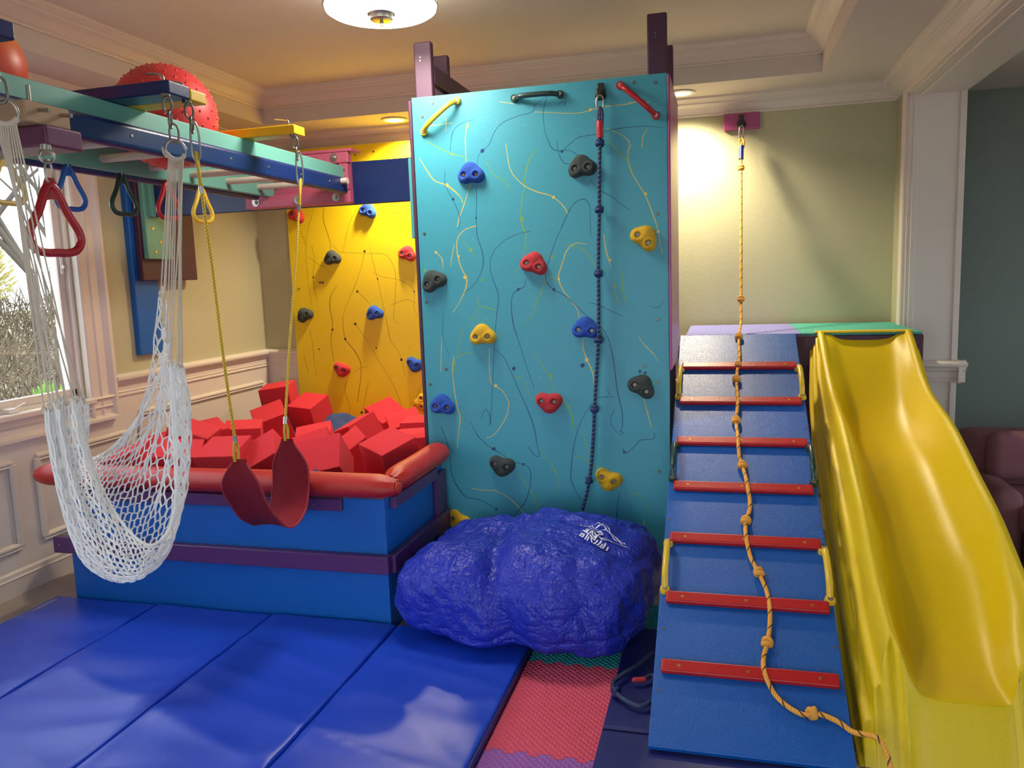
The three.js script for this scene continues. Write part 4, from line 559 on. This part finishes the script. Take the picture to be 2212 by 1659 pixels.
// foam cubes: place, turn, and what tells each apart
{
  const G = 'red foam cubes in the pit';
  const turn = { c1: [0.1, 0.25, 0.12], c2: [0.35, -0.2, -0.05], c3: [0.35, 0.6, 0.3], c4: [0.1, 0.5, -0.03], c5: [0.2, 0.9, 0.1], c6: [0.1, 0.3, -0.35], c7: [0.3, 0.1, 0.03], c8: [0.5, 0.3, 0.5], c9: [0.3, 0.4, 0.15], c10: [0.6, 0.3, 0.3], c11: [0.7, 0.25, 0.2], c12: [0.35, -0.6, 0.3], c13: [0.3, -0.5, -0.45], c14: [0.3, 0.5, 0.2], c15: [0.05, 0.1, 0.03], c16: [0.3, -0.55, -0.15], c17: [0.2, 0.6, 0.6], c18: [0.1, 0.2, 0.05], c19: [0.3, 0.5, 0.2], c21: [0.2, 0.1, 0.3], c22: [0.25, 0.5, -0.1] };
  const lab = {
    c1: 'red foam cube deepest in the corner by the wainscot', c2: 'bright red foam cube leaning on the lower left of the yellow panel', c3: 'tilted red foam cube just left of the right swing rope', c4: 'upright red foam cube behind the left swing rope', c5: 'red foam cube second right of the net swing', c6: 'red foam cube touching the right edge of the net swing', c7: 'low red foam cube against the rim below the left swing rope', c8: 'small showing wedge of red foam cube left of the maroon seat', c9: 'red foam cube behind the right side of the maroon sling seat', c10: 'sloping red foam cube right of the maroon sling seat', c11: 'lowest red foam cube on the rim right of the sling seat', c12: 'large red foam cube in the middle right of the pit', c13: 'dark sided red foam cube furthest back against the yellow panel', c14: 'red foam cube near the teal panel edge, upper one', c15: 'red foam cube cut off by the left edge of the teal panel', c16: 'big red foam cube nearest the rim corner with a dark front', c17: 'red foam cube wedged left of the cube at the rim corner', c18: 'flat lying red foam cube under the teal panel edge', c19: 'red foam cube seen through the middle of the net swing', c21: 'red foam cube seen through the lower net against the rim', c22: 'low red foam cube beside the blue cloth right of the net swing',
  };
  for (const [x, y, z, n] of CUBES) { const s = 0.212, g = new RoundedBoxGeometry(s, s, s, 1, 0.004); g.rotateX(turn[n][0]).rotateZ(turn[n][2]).rotateY(turn[n][1]); g.translate(x, y, z); solo('foam_cube', [g], M.foam, lab[n], 'foam cube', [x, y - 0.1, z], G); }
  // a lower layer that holds the others up
  seed = 3; const lower = []; for (let ix = 0; ix < 7; ix++) for (let iz = 0; iz < 11; iz++) { const g = new RoundedBoxGeometry(0.2, 0.2, 0.2, 1, 0.004); g.rotateX(rr(-0.4, 0.4)).rotateY(rr(0, 3)); g.translate(-2.88 + ix * 0.2, 0.27 + rr(-0.05, 0.05), -5.24 + iz * 0.196); lower.push(g); }
  const lo = solo('foam_cube_filling', lower, M.foam, 'lower layers of red foam cubes filling the pit', 'foam cubes', [-2.3, 0.25, -4.2]); lo.userData.kind = 'stuff';
  const cloth = (label, x, y, z, w, d, s) => solo('pit_cloth', [grid(26, 20, (u, v) => { const e = Math.sin(Math.PI * u) * Math.sin(Math.PI * v); return [x + (u - 0.5) * w, y + 0.05 * e + 0.05 * vnoise(u * 4, v * 4, s) * e - 0.03, z + (v - 0.5) * -d]; }), grid(26, 20, (u, v) => [x + (u - 0.5) * w, y - 0.06 - 0.05 * Math.sin(Math.PI * u) * Math.sin(Math.PI * v), z + (v - 0.5) * d])], M.clothNavy, label, 'cloth');
  cloth('navy cloth showing between the cubes below the yellow panel', -2.48, 0.62, -4.72, 0.26, 0.42, 4); cloth('crumpled blue cloth peeking over the rim near its corner', -1.86, 0.665, -3.2, 0.2, 0.14, 8); cloth('blue cloth corner beside the net swing', -2.66, 0.65, -3.22, 0.18, 0.16, 12);
}
// ---------------------------------------------------------------- floor mats
function matPanel(x0, x1, z0, z1, y1, s, amp, yb = 0.004) {
  const nx = 56, nz = 110, r = 0.008; const e = (u, w) => Math.min(u, 1 - u) * w;
  // rows close together at the rim, so that the seam stays a fine rounded edge
  const tight = (t, n, w) => { const i = Math.round(t * n), k = [0, 0.0012, 0.003, 0.0055, 0.009].map(q => q / w); return i < 5 ? k[i] : i > n - 5 ? 1 - k[n - i] : lin(k[4], 1 - k[4], (i - 4) / (n - 8)); };
  return grid(nx, nz, (u0, v0) => {
    const u = tight(u0, nx, x1 - x0), v = tight(v0, nz, z1 - z0), x = lin(x0, x1, u), z = lin(z1, z0, v), d = Math.min(e(u, x1 - x0), e(v, z1 - z0));
    const f = Math.sqrt(Math.max(0, 1 - Math.pow(1 - Math.min(1, d / r), 2))), w = sst(0, 0.08, d), sd = Math.min(x - x0, x1 - x);
    const h = amp * (0.0055 * vnoise(x * 3.1 + s, z * 3.6, s) + 0.004 * vnoise(x * 2 + z * 7, z * 2.2 - x, s + 4) + 0.0045 * ridge(x * 1.8 - z * 5.5, x + z * 1.2, s + 8)) * (0.35 + 0.65 * w) + amp * 0.005 * Math.pow(Math.max(0, vnoise(z * 11 + x * 2, s, 5)), 1.5) * Math.exp(-sd * 9) * sst(0, 0.02, sd);
    return [x, yb + (y1 - yb) * f + h * f, z, x, z];
  });
}
{
  const t = thing('folding_mat', 'large royal blue vinyl folding mat in front of the foam pit', 'mat', [-1.9, 0, -1.8]);
  const X = [-3.165, -2.58, -1.966, -1.356, -0.747], z0 = -3.0, z1 = -0.75;
  for (let i = 0; i < 4; i++) { const a = X[i] + 0.0015, b = X[i + 1] - 0.0015; const p = part('mat_panel', [matPanel(a, b, z0, z1, 0.05, i * 7 + 1, 1.7), box(a, b, 0.0005, 0.006, z0, z1)], M.vinylBlue, t); p.material = M.vinylBlue; }
  part('hinge_strip', X.slice(1, 4).map(x => box(x - 0.012, x + 0.012, 0.006, 0.02, z0 + 0.01, z1 - 0.01)), M.vinylNavy, t);
  part('edge_strip', [box(X[4] - 0.004, X[4] + 0.002, 0.004, 0.042, z0 + 0.01, z1 - 0.01, 0.002)], M.vinylNavy, t);
  // white maker's lettering near the back corner, too small to read
  const c = document.createElement('canvas'); c.width = 256; c.height = 40; const k = c.getContext('2d'); k.clearRect(0, 0, 256, 40); k.fillStyle = '#24409c'; k.fillRect(0, 0, 256, 40); k.strokeStyle = '#e8ecff'; k.lineWidth = 5; seed = 21; for (let i = 0; i < 11; i++) { const x = 8 + i * 22; k.beginPath(); k.moveTo(x, 34); k.lineTo(x, 8); k.lineTo(x + 12, i % 2 ? 8 : 20); k.lineTo(x + 12, 34); k.stroke(); }
  const tx = new THREE.CanvasTexture(c); tx.colorSpace = THREE.SRGBColorSpace; const pg = new THREE.PlaneGeometry(0.17, 0.02).rotateX(-Math.PI / 2).rotateY(Math.PI / 2).translate(-3.125, 0.0535, -2.88); part('print', [pg], new THREE.MeshStandardMaterial({ map: tx, roughness: 0.35 }), t);
  const b = thing('folding_mat', 'smaller dark blue mat under the foot of the ramp', 'mat', [0.2, 0, -2.3]);
  for (const [p, q] of [[-3.2, -2.43], [-2.42, -1.65]]) part('mat_panel', [matPanel(-0.385, 0.36, p, q, 0.03, q * 9, 0.6, 0.0148), box(-0.385, 0.36, 0.0145, 0.018, p, q)], M.vinylNavy, b);
}
// ---------------------------------------------------------------- ramp
const RA = [0.05, -2.32], RT_ = [1.172, -4.49];
{
  const L = Math.hypot(RT_[0] - RA[0], RT_[1] - RA[1]), ty = (RT_[0] - RA[0]) / L, tz = (RT_[1] - RA[1]) / L, ny = -tz, nz = ty;
  const P = (x, s, h) => [x, RA[0] + ty * s + ny * h, RA[1] + tz * s + nz * h];
  const t = thing('climbing_ramp', 'blue climbing ramp with red cleats leaning on the platform', 'ramp', [0.08, 0.04, -3.4]);
  const q = new THREE.Quaternion().setFromRotationMatrix(new THREE.Matrix4().makeBasis(V(1, 0, 0), V(0, ny, nz), V(0, -ty, -tz)));
  const bar = (x0, x1, s, ds, h0, h1, r) => { const g = new RoundedBoxGeometry(x1 - x0, h1 - h0, ds, 2, r); g.applyQuaternion(q); const c = P((x0 + x1) / 2, s, (h0 + h1) / 2); g.translate(...c); return g; };
  const speck = dataTex(256, (u, v) => g1(Math.pow(tile(u, v, 128, 21), 3) * 0.8 + 0.2 * tile(u, v, 64, 22)));
  const grit = mat(0x0a5ab2, 0.34, { bumpMap: clone(speck, 7), bumpScale: 0.0009 });
  const bd = part('board', [bar(-0.224, 0.386, L / 2, L, -0.02, 0, 0.004)], grit, t);
  for (const s of [0.288, 0.585, 0.888, 1.194, 1.5, 1.813, 2.118]) { const c = part('cleat', [bar(-0.2, 0.368, s, 0.05, 0.0005, 0.022, 0.007)], M.redPaint, t); for (const x of [-0.14, 0.085, 0.31]) { const a = P(x, s, 0.022), e = P(x, s, 0.0235); part('screw', [cyl(a, e, 0.006, 0.005, 10)], M.brass, c); } }
  for (const [s0, s1, m] of [[2.095, 1.855, M.plYellow], [1.468, 1.243, M.plGreen], [0.86, 0.624, M.plYellow]]) for (const x of [-0.206, 0.374]) handle(t, P(x, s0, 0), P(x, s1, 0), [0, ny, nz], m, 0.05);
  for (const [x, s] of [[-0.2, 0.2], [-0.2, 0.45], [-0.205, 1.0], [0.372, 0.43], [0.372, 1.0], [0.372, 1.62], [-0.2, 2.4], [-0.205, 1.62]]) part('screw', [cyl(P(x, s, 0), P(x, s, 0.002), 0.006, 0.005, 8)], M.screw, t);
  part('underframe', [bar(-0.2, -0.16, L / 2 - 0.02, L - 0.3, -0.06, -0.0205, 0.004), bar(0.32, 0.36, L / 2 - 0.02, L - 0.3, -0.06, -0.0205, 0.004)], M.plum, t);
  // ------------------------------------------------------------ orange knotted rope down the ramp, from a purple wall block
  const k = thing('wall_block', 'purple wooden block with a black rope hook high on the wall', 'wall block', [0.125, 2.42, -5.5]);
  part('block', [box(0.012, 0.24, 2.425, 2.528, ZB + 0.001, -5.485, 0.008)], M.magenta, k);
  part('rope_hook', [box(0.108, 0.138, 2.475, 2.515, -5.485, -5.468, 0.004), box(0.1, 0.146, 2.44, 2.48, -5.485, -5.455, 0.01), tube([[0.1, 2.465, -5.47], [0.1, 2.44, -5.455], [0.123, 2.43, -5.44], [0.146, 2.44, -5.455], [0.146, 2.465, -5.47]], 0.005, 8, 24)], M.blackPlastic, k);
  const tr = dataTex(32, (u, v) => { const d = Math.abs(((u * 1 + v) % 1) - 0.5); const w = Math.sin((u * 6 + v * 3) * 6.283) * 0.05; return d < 0.04 ? [0.12, 0.09, 0.08] : [0.93 + w, 0.66 + w, 0.26 + w]; }, true); tr.repeat.set(70, 1);
  const rm = new THREE.MeshStandardMaterial({ map: tr, roughness: 0.7 });
  const o = thing('knotted_rope', 'orange knotted climbing rope trailing down the blue ramp', 'rope', [0.12, 0.05, -3.6]);
  const on = ROPE_O.map(([x, s]) => V(...P(x, s, Math.abs(s) > 0 ? 0.012 : 0)));
  for (const p of on) for (const s of [0.288, 0.585, 0.888, 1.194, 1.5, 1.813, 2.118]) { const sp = (p.y - RA[0]) * ty + (p.z - RA[1]) * tz; const w = Math.exp(-Math.pow((sp - s) / 0.035, 2)); p.y += ny * 0.02 * w; p.z += nz * 0.02 * w; }
  const top = [V(0.123, 2.33, -5.425), V(0.12, 2.2, -5.38), V(0.116, 1.9, -5.17), V(0.112, 1.6, -4.95), V(0.108, 1.35, -4.76), V(0.104, 1.225, -4.62)];
  const tail = [V(0.452, 0.13, -2.36), V(0.475, 0.07, -2.30), V(0.47, 0.055, -2.25), V(0.455, 0.05, -2.2)];
  const cv = new THREE.CatmullRomCurve3([...top, ...on, ...tail], false, 'centripetal');
  part('rope', [new THREE.TubeGeometry(cv, 420, 0.0082, 8)], rm, o);
  const plain = mat(0xe8a443, 0.7);
  const knot = (p, d, r, m, par) => { const mk = (tilt, off, s) => { const g = new THREE.TorusGeometry(r * 1.05, r * 0.82, 8, 18); g.rotateX(Math.PI / 2 + tilt).applyQuaternion(new THREE.Quaternion().setFromUnitVectors(V(0, 1, 0), d)); g.translate(p.x + d.x * off, p.y + d.y * off, p.z + d.z * off); return g; }; part('knot', [mk(0.35, 0.005, 1), mk(-0.5, -0.006, 1)], m, par); };
  for (const [x, s] of KNOT_O) { const p = s > 2.4 ? null : V(...P(x, s, 0.014)); if (!p) continue; let best = 0, bd2 = 9; for (let i = 0; i <= 400; i++) { const d = cv.getPoint(i / 400).distanceTo(p); if (d < bd2) { bd2 = d; best = i / 400; } } knot(cv.getPoint(best), cv.getTangent(best), 0.0115, plain, o); }
  for (const u of [0.03, 0.105, 0.165, 0.225]) knot(cv.getPoint(u), cv.getTangent(u), 0.0115, plain, o);
  part('grip_tape', [tube([cv.getPoint(0.004), cv.getPoint(0.012), cv.getPoint(0.022)], 0.0145, 10, 12)], mat(0x1d2f8c, 0.4), o, 'blue tape binding');
  part('carabiner', [link(0.123, 2.395, -5.435, 0.014, 0.045, 0.0045, 0.5)], M.steel, o); part('eye', [tube([[0.112, 2.3, -5.42], [0.11, 2.345, -5.43], [0.123, 2.36, -5.435], [0.136, 2.345, -5.43], [0.134, 2.3, -5.42]], 0.0075, 8, 24)], plain, o);
  // ------------------------------------------------------------ navy knotted rope on the teal panel
  const nt = dataTex(32, (u, v) => { const d = Math.abs(((u * 2 + v * 1) % 1) - 0.5), e = Math.abs(((u * 2 - v + 2) % 1) - 0.5); return d < 0.05 ? [0.62, 0.7, 0.78] : e < 0.1 ? [0.1, 0.2, 0.42] : [0.05, 0.12, 0.3]; }, true); nt.repeat.set(60, 1);
  const nm = new THREE.MeshStandardMaterial({ map: nt, roughness: 0.6 }), np = mat(0x142c60, 0.6);
  const b = thing('knotted_rope', 'navy knotted climbing rope hanging on the teal panel', 'rope', [-0.58, 0.05, ZT + 0.04]);
  const bp = ROPE_B.map(([x, y], i) => V(x, y, ZT + 0.035 + (i > 10 ? (i - 10) * 0.02 : 0)));
  const under = [V(-0.71, 0.2, -3.66), V(-0.66, 0.08, -3.69), V(-0.5, 0.035, -3.69), V(-0.31, 0.03, -3.6)];
  const bc = new THREE.CatmullRomCurve3([...bp, ...under], false, 'centripetal');
  part('rope', [new THREE.TubeGeometry(bc, 300, 0.0085, 8)], nm, b);
  for (const i of [1, 3, 5, 7, 9, 11]) { const d = bp[i + 1].clone().sub(bp[i - 1]).normalize(); knot(bp[i], d, 0.0115, np, b); }
  part('eye', [tube([[-0.55, 2.2, ZT + 0.035], [-0.549, 2.26, ZT + 0.035], [-0.541, 2.285, ZT + 0.035], [-0.533, 2.26, ZT + 0.035], [-0.535, 2.2, ZT + 0.035]], 0.008, 8, 24)], nm, b);
  part('grip_tape', [tube([[-0.543, 2.225, ZT + 0.035], [-0.544, 2.19, ZT + 0.037], [-0.543, 2.15, ZT + 0.035]], 0.0155, 10, 12)], mat(0xc82430, 0.4), b, 'red tape binding');
  part('carabiner', [link(-0.541, 2.305, ZT + 0.032, 0.015, 0.036, 0.0045, 0.4)], M.steel, b);
  // loose end on the small mat beside the ramp
  const e = thing('rope_end', 'loose navy rope loop with a red tip beside the ramp foot', 'rope', [-0.27, 0.045, -2.65]);
  const ep = ROPE_E.map(([x, z]) => V(x, 0.055, z)); part('rope', [new THREE.TubeGeometry(new THREE.CatmullRomCurve3(ep, false, 'centripetal'), 120, 0.0085, 8)], nm, e);
  knot(ep[4], V(1, 0, 0.1).normalize(), 0.011, np, e); part('tip', capTube([ep[ep.length - 1].clone(), ep[ep.length - 1].clone().add(V(-0.035, 0.0, 0.012))], 0.0095, 10, 4), mat(0xb8323c, 0.5), e, 'red taped tip');
}
// ---------------------------------------------------------------- crash bag
{
  const C = [-0.8, 0.02, -3.22], nu = 480, nv = 230; seed = 19;
  const CREASE = Array.from({ length: 11 }, (_, i) => { const v = V(rr(-1, 1), rr(-0.7, 0.7), rr(-1, 1)).normalize(), f = [3, 4, 5, 7, 8, 10, 12, 14, 17, 21, 26][i]; return [v.x, v.y, v.z, f, (f < 6 ? 0.16 : f < 18 ? 0.24 : 0.16) / f, rr(0, 5)]; });
  const f = (u, v) => {
    const a = u * Math.PI * 2, b = (v - 0.5) * Math.PI, cp = (t, e) => Math.sign(Math.cos(t)) * Math.pow(Math.abs(Math.cos(t)), e), sp = (t, e) => Math.sign(Math.sin(t)) * Math.pow(Math.abs(Math.sin(t)), e);
    const rb = cp(b, b < 0 ? 0.3 : 0.62), dx = rb * cp(a, 0.46), dz = rb * sp(a, 0.46), dy = sp(b, 0.8);
    const n = V(dx, dy * 1.3, dz).normalize();
    let x = dx * 0.53, z = dz * 0.425, y = dy * 0.215;
    const lump = 0.035 * vnoise(x * 2.6 + 1.7, y * 3 + 4, z * 2.6 + 9) + 0.02 * vnoise(x * 6, y * 6 + 2, z * 6);
    const wx = x + 0.05 * vnoise(x * 7, y * 7, z * 7), wz = z + 0.05 * vnoise(x * 7 + 5, y * 7, z * 7), wy = y + 0.05 * vnoise(x * 7, y * 7 + 3, z * 7);
    const fold = -0.05 * Math.exp(-Math.pow((x + 0.06 - (0.1 - y) * 0.42) / 0.045, 2)) * sst(-0.1, 0.3, z) - 0.016 * Math.exp(-Math.pow((x - 0.3 + y * 0.3) / 0.03, 2)) * sst(0, 0.3, z);
    let wr = 0.014 * (ridge(wx * 6, wy * 4, wz * 6) - 0.4);
    for (const [ax, ay, az, fq, am, ph] of CREASE) { const t = (x * ax + y * ay + z * az) * fq + ph + 0.55 * vnoise(x * 3.2 + ph, y * 3.2, z * 3.2) + 0.16 * vnoise(x * 9, y * 9 + ph, z * 9); wr += am * (0.25 - Math.abs(t - Math.floor(t) - 0.5)) * (0.45 + 0.55 * vnoise(x * 4 + ph * 7, y * 4, z * 4 + ph)); }   // straight creases of crumpled nylon
    const seam = Math.exp(-Math.pow((y + 0.09) / 0.012, 2)) * -0.008;
    const k = lump + wr + fold + seam; x += n.x * k; y += n.y * k; z += n.z * k;
    let Y = C[1] + 0.205 + y; const flo = x + C[0] < -0.74 ? 0.056 : lin(0.056, 0.019, sst(-0.745, -0.72, x + C[0])); if (Y < flo + 0.06) Y = flo + 0.06 * Math.exp((Y - flo - 0.06) / 0.06) * 1;
    return [C[0] + x, Y, C[2] + z, u * 9, v * 2.4];
  };
  const g = grid(nu, nv, f, true), pts = g.attributes.position.array.slice();
  const crink = dataTex(512, (u, v) => { let s = 0; for (const [F, w, q] of [[14, 0.5, 1], [30, 0.3, 2], [60, 0.2, 3]]) s += w * Math.pow(1 - Math.abs(2 * tile(u + 0.02 * tile(u, v, 12, 9), v + 0.02 * tile(u, v, 12, 8), F, q + 40) - 1), 2.2); return g1(s); });
  const t = thing('crash_bag', 'big crumpled royal blue nylon crash bag on the floor before the teal panel', 'crash pad', [C[0], 0.02, C[2]]);
  const m = M.nylon.clone(); crink.repeat.set(2.2, 2.2); m.bumpMap = crink; m.bumpScale = 0.007; m.userData = { metres: true };
  part('cover', [g], m, t);
  // white emblem: line drawing and rows of lettering, draped on the top right
  const near = (x, z) => { let y = 0.4, n = 9; for (let i = 0; i < pts.length; i += 3) { if (pts[i + 1] < 0.22) continue; const d = Math.hypot(pts[i] - x, pts[i + 2] - z); if (d < n) { n = d; y = pts[i + 1]; } } return y; };
  const c = document.createElement('canvas'); c.width = 512; c.height = 400; const k = c.getContext('2d'); k.clearRect(0, 0, 512, 400); k.strokeStyle = '#fff'; k.fillStyle = '#fff'; k.lineCap = 'round'; k.lineWidth = 7;
  const pl = (p) => { k.beginPath(); p.forEach(([x, y], i) => i ? k.lineTo(x, y) : k.moveTo(x, y)); k.stroke(); };
  const E = (a) => a.map(([x, y]) => [(x - 60) / 1480 * 500 + 6, (y - 430) / 1050 * 385 + 6]);
  for (const s of [[[500, 540], [560, 460], [610, 440], [680, 480], [760, 560], [900, 640], [1000, 680], [1100, 770], [1280, 810], [1400, 890], [1530, 930], [1420, 950], [1200, 950], [1050, 1000], [900, 1080], [830, 1090], [740, 1040]], [[710, 460], [860, 510], [980, 650], [1110, 720], [1300, 780], [1430, 820]], [[800, 1080], [950, 970], [1100, 950]], [[545, 600], [640, 560], [760, 555]], [[70, 490], [180, 560], [300, 600], [440, 560], [520, 640], [620, 690]], [[90, 510], [260, 640], [400, 690], [480, 840]], [[740, 670], [840, 630]], [[860, 860], [920, 880]], [[980, 910], [1080, 910]], [[300, 560], [420, 650], [560, 760]]]) pl(E(s));
  k.lineWidth = 13; for (const s of [[[640, 740], [720, 720], [780, 760], [760, 830], [680, 800], [640, 740]], [[600, 880], [680, 860], [740, 900]], [[540, 900], [470, 1040]], [[440, 1060], [380, 1220]], [[560, 960], [540, 1040], [620, 1090], [670, 1040], [610, 990]], [[720, 950], [650, 1130]], [[500, 1090], [640, 1170]], [[470, 1140], [450, 1250]], [[540, 1150], [590, 1290]], [[370, 880], [440, 900], [400, 990], [350, 950], [370, 880]], [[280, 960], [400, 1040]], [[240, 1060], [210, 1140], [300, 1180], [330, 1090], [240, 1060]], [[720, 1150], [640, 1340]], [[820, 1140], [720, 1340]], [[870, 1200], [800, 1400]], [[950, 1160], [860, 1430]], [[1030, 1220], [950, 1450]]]) pl(E(s));
  const tx = new THREE.CanvasTexture(c); tx.colorSpace = THREE.SRGBColorSpace;
  t.userData.emblem = undefined; delete t.userData.emblem;
  const [ex0, ex1, ez0, ez1] = EMB; const gx = 26, gz = 24, hs = []; for (let j = 0; j <= gz; j++) for (let i = 0; i <= gx; i++) hs.push(near(lin(ex0, ex1, i / gx), lin(ez0, ez1, j / gz)));
  const eg = grid(gx, gz, (u, v) => [lin(ex0, ex1, u), hs[Math.round(v * gz) * (gx + 1) + Math.round(u * gx)] + 0.009, lin(ez0, ez1, v), u, v]);
  part('emblem', [eg], new THREE.MeshStandardMaterial({ color: 0xf2f4ff, alphaMap: alphaOf(c), alphaTest: 0.5, roughness: 0.6, side: THREE.DoubleSide }), t, 'white printed line emblem and lettering');
}
function alphaOf(c) { const d = document.createElement('canvas'); d.width = c.width; d.height = c.height; const k = d.getContext('2d'); k.fillStyle = '#000'; k.fillRect(0, 0, d.width, d.height); k.drawImage(c, 0, 0); return new THREE.CanvasTexture(d); }
// ---------------------------------------------------------------- slide
{
  const yr = z => { const T = [[-4.66, 1.2], [-4.55, 1.15], [-4.43, 1.065], [-4.28, 0.965], [-4.13, 0.90], [-3.95, 0.862], [-3.79, 0.825], [-3.6, 0.755], [-3.45, 0.69], [-3.2, 0.60], [-3.0, 0.49], [-2.85, 0.42], [-2.7, 0.37], [-2.55, 0.33], [-2.43, 0.31]]; return interp(T, z); };
  const sm = (f, z) => (f(z - 0.08) + 2 * f(z - 0.04) + 3 * f(z) + 2 * f(z + 0.04) + f(z + 0.08)) / 9;
  const dep = z => interp([[-4.66, 0.035], [-4.5, 0.1], [-4.3, 0.17], [-4, 0.2], [-3.2, 0.2], [-2.9, 0.19], [-2.75, 0.17], [-2.6, 0.14], [-2.52, 0.12], [-2.43, 0.11]], z);
  const shelf = z => interp([[-3.1, 0], [-2.85, 0.035], [-2.7, 0.08], [-2.55, 0.11]], z), steep = z => interp([[-3.2, 1], [-2.7, 0.7], [-2.5, 0.6]], z);
  const xl = z => interp([[-4.66, 0.525], [-4.2, 0.535], [-3.4, 0.53], [-2.43, 0.525]], z), xr = z => interp([[-4.66, 0.965], [-4.2, 0.97], [-3.4, 0.985], [-2.43, 1.0]], z);
  const drop = z => interp([[-4.66, 0.08], [-4.45, 0.2], [-4.2, 0.28], [-3.6, 0.28], [-2.43, 0.3]], z), flare = z => interp([[-4.66, 0.035], [-4.4, 0.07], [-3.8, 0.085], [-2.9, 0.10], [-2.43, 0.105]], z);
  const sect = (z) => { const Y = sm(yr, z), D = sm(dep, z), a = sm(xl, z), b = sm(xr, z), m = (a + b) / 2, fl = sm(flare, z), dr = Math.min(sm(drop, z), Y - 0.006); const q = sm(steep, z), mk = w => [[-fl - 0.012, -dr], [-fl, -dr + 0.004], [-fl + 0.006, -dr * 0.72], [-fl * 0.68, -dr * 0.66], [-fl * 0.6, -dr * 0.4], [-fl * 0.4, -dr * 0.36], [-fl * 0.32, -0.06], [-0.017, -0.012], [0, 0], [0.014, -0.008], [0.02 + w, -0.02 - 0.2 * w], [0.05 * q + w, -D * 0.46], [0.092 * q + w * 0.9, -D * 0.84], [0.145 * q + w * 0.7, -D * 0.985]]; const L = mk(0), R = mk(sm(shelf, z)), P = L.map(([x, y]) => [a + x, Y + y]); P.push([m, Y - D * 1.02]); for (let i = R.length - 1; i >= 0; i--) P.push([b - R[i][0], Y + R[i][1]]); return P; };
  const NS = 64, NC = 100; const rows = [];
  const sample = P => { const c = new THREE.CatmullRomCurve3(P.map(p => V(p[0], p[1], 0)), false, 'centripetal'); return Array.from({ length: NC + 1 }, (_, i) => { const p = c.getPoint(i / NC); return [p.x, Math.max(0.004, p.y)]; }); };
  const ZS = -4.615, cache = new Map(), secAt = z => { const k = z.toFixed(3); if (!cache.has(k)) cache.set(k, sample(sect(z))); return cache.get(k); };
  // the chute ends in a rounded lip: its edge lies further back at the ridges than in the middle
  const iR = 8 / 28, zEnd = u => { const w = Math.min(u, 1 - u); return w > iR ? -2.5 - 0.12 * Math.pow(1 - (w - iR) / (0.5 - iR), 2.2) : lin(-2.47, -2.62, Math.pow(w / iR, 1.6)); };
  for (let j = 0; j <= NS; j++) rows.push(Array.from({ length: NC + 1 }, (_, i) => { const z = lin(ZS, zEnd(i / NC), j / NS); const p = secAt(z)[i]; return [p[0], p[1], z]; }));
  const end = rows[rows.length - 1];
  for (const [k, f] of [[0.97, 0.05], [0.9, 0.14], [0.75, 0.3], [0.5, 0.56], [0.25, 0.8], [0, 1]]) rows.push(end.map(([x, y, z]) => { const rib = 0.012 * (Math.exp(-Math.pow((x - 0.548) / 0.012, 2)) + Math.exp(-Math.pow((x - 0.86) / 0.012, 2))); return [x, lin(0.004, y, k), lin(z, -2.415, f) + rib * (1 - k)]; }));
  const nj = rows.length - 1, at = (u, v) => rows[Math.round(v * nj)][Math.round(u * NC)];
  const outer = grid(NC, nj, (u, v) => at(u, v));
  { const p = outer.index.array; for (let i = 0; i < p.length; i += 3) { const q = p[i + 1]; p[i + 1] = p[i + 2]; p[i + 2] = q; } outer.computeVertexNormals(); }
  const N = outer.attributes.normal; let cI = 0; const inner = grid(NC, nj, (u, v) => { const p = at(u, v), i = Math.round(v * nj) * (NC + 1) + Math.round(u * NC); return [p[0] - N.getX(i) * 0.006, Math.max(0.003, p[1] - N.getY(i) * 0.006), p[2] - N.getZ(i) * 0.006]; });
  const t = thing('slide', 'yellow plastic wave slide running down from the platform', 'slide', [0.75, 0, -3.5]);
  const m = M.slide; m.userData.metres = false;
  const s = part('chute', [outer, inner], m, t);
  part('top_lip', [box(0.5, 0.99, 1.1615, 1.172, -4.69, -4.61, 0.005)], M.slide, t);
  part('screw', [screwHead(0.74, 1.166, -4.64, 0.007, [0, 1, 0])], M.screw, t);
}
// ---------------------------------------------------------------- sofa in the adjoining room
{
  const y0 = FLOOR2, t = thing('sofa', 'mauve upholstered sofa in the adjoining room behind the slide', 'sofa', [2.4, y0, -4.7]);
  part('base', [box(1.54, 3.3, y0 + 0.03, y0 + 0.27, -5.2, -4.28, 0.03)], M.sofa, t);
  part('seat_cushion', [box(1.5, 2.4, y0 + 0.272, y0 + 0.43, -5.0, -4.24, 0.05)], M.sofa, t); part('seat_cushion', [box(2.405, 3.3, y0 + 0.272, y0 + 0.43, -5.0, -4.24, 0.05)], M.sofa, t);
  part('backrest', [box(1.375, 3.4, y0 + 0.2, y0 + 0.71, -5.25, -4.95, 0.06)], M.sofa, t);
  part('back_cushion', [box(1.45, 2.4, y0 + 0.47, y0 + 0.745, -4.96, -4.83, 0.06)], M.sofa, t); part('back_cushion', [box(2.405, 3.3, y0 + 0.47, y0 + 0.745, -4.96, -4.83, 0.06)], M.sofa, t);
  part('arm', [box(1.375, 1.53, y0 + 0.03, y0 + 0.5, -5.15, -4.5, 0.06)], M.sofa, t); part('arm', [box(3.3, 3.52, y0 + 0.03, y0 + 0.5, -5.2, -4.28, 0.06)], M.sofa, t);
  for (const [x, z] of [[1.6, -4.35], [3.2, -4.35], [1.6, -5.1], [3.2, -5.1]]) part('foot', [cyl([x, y0, z], [x, y0 + 0.032, z], 0.025)], M.blackPlastic, t);
}
renderer.render(scene, camera);
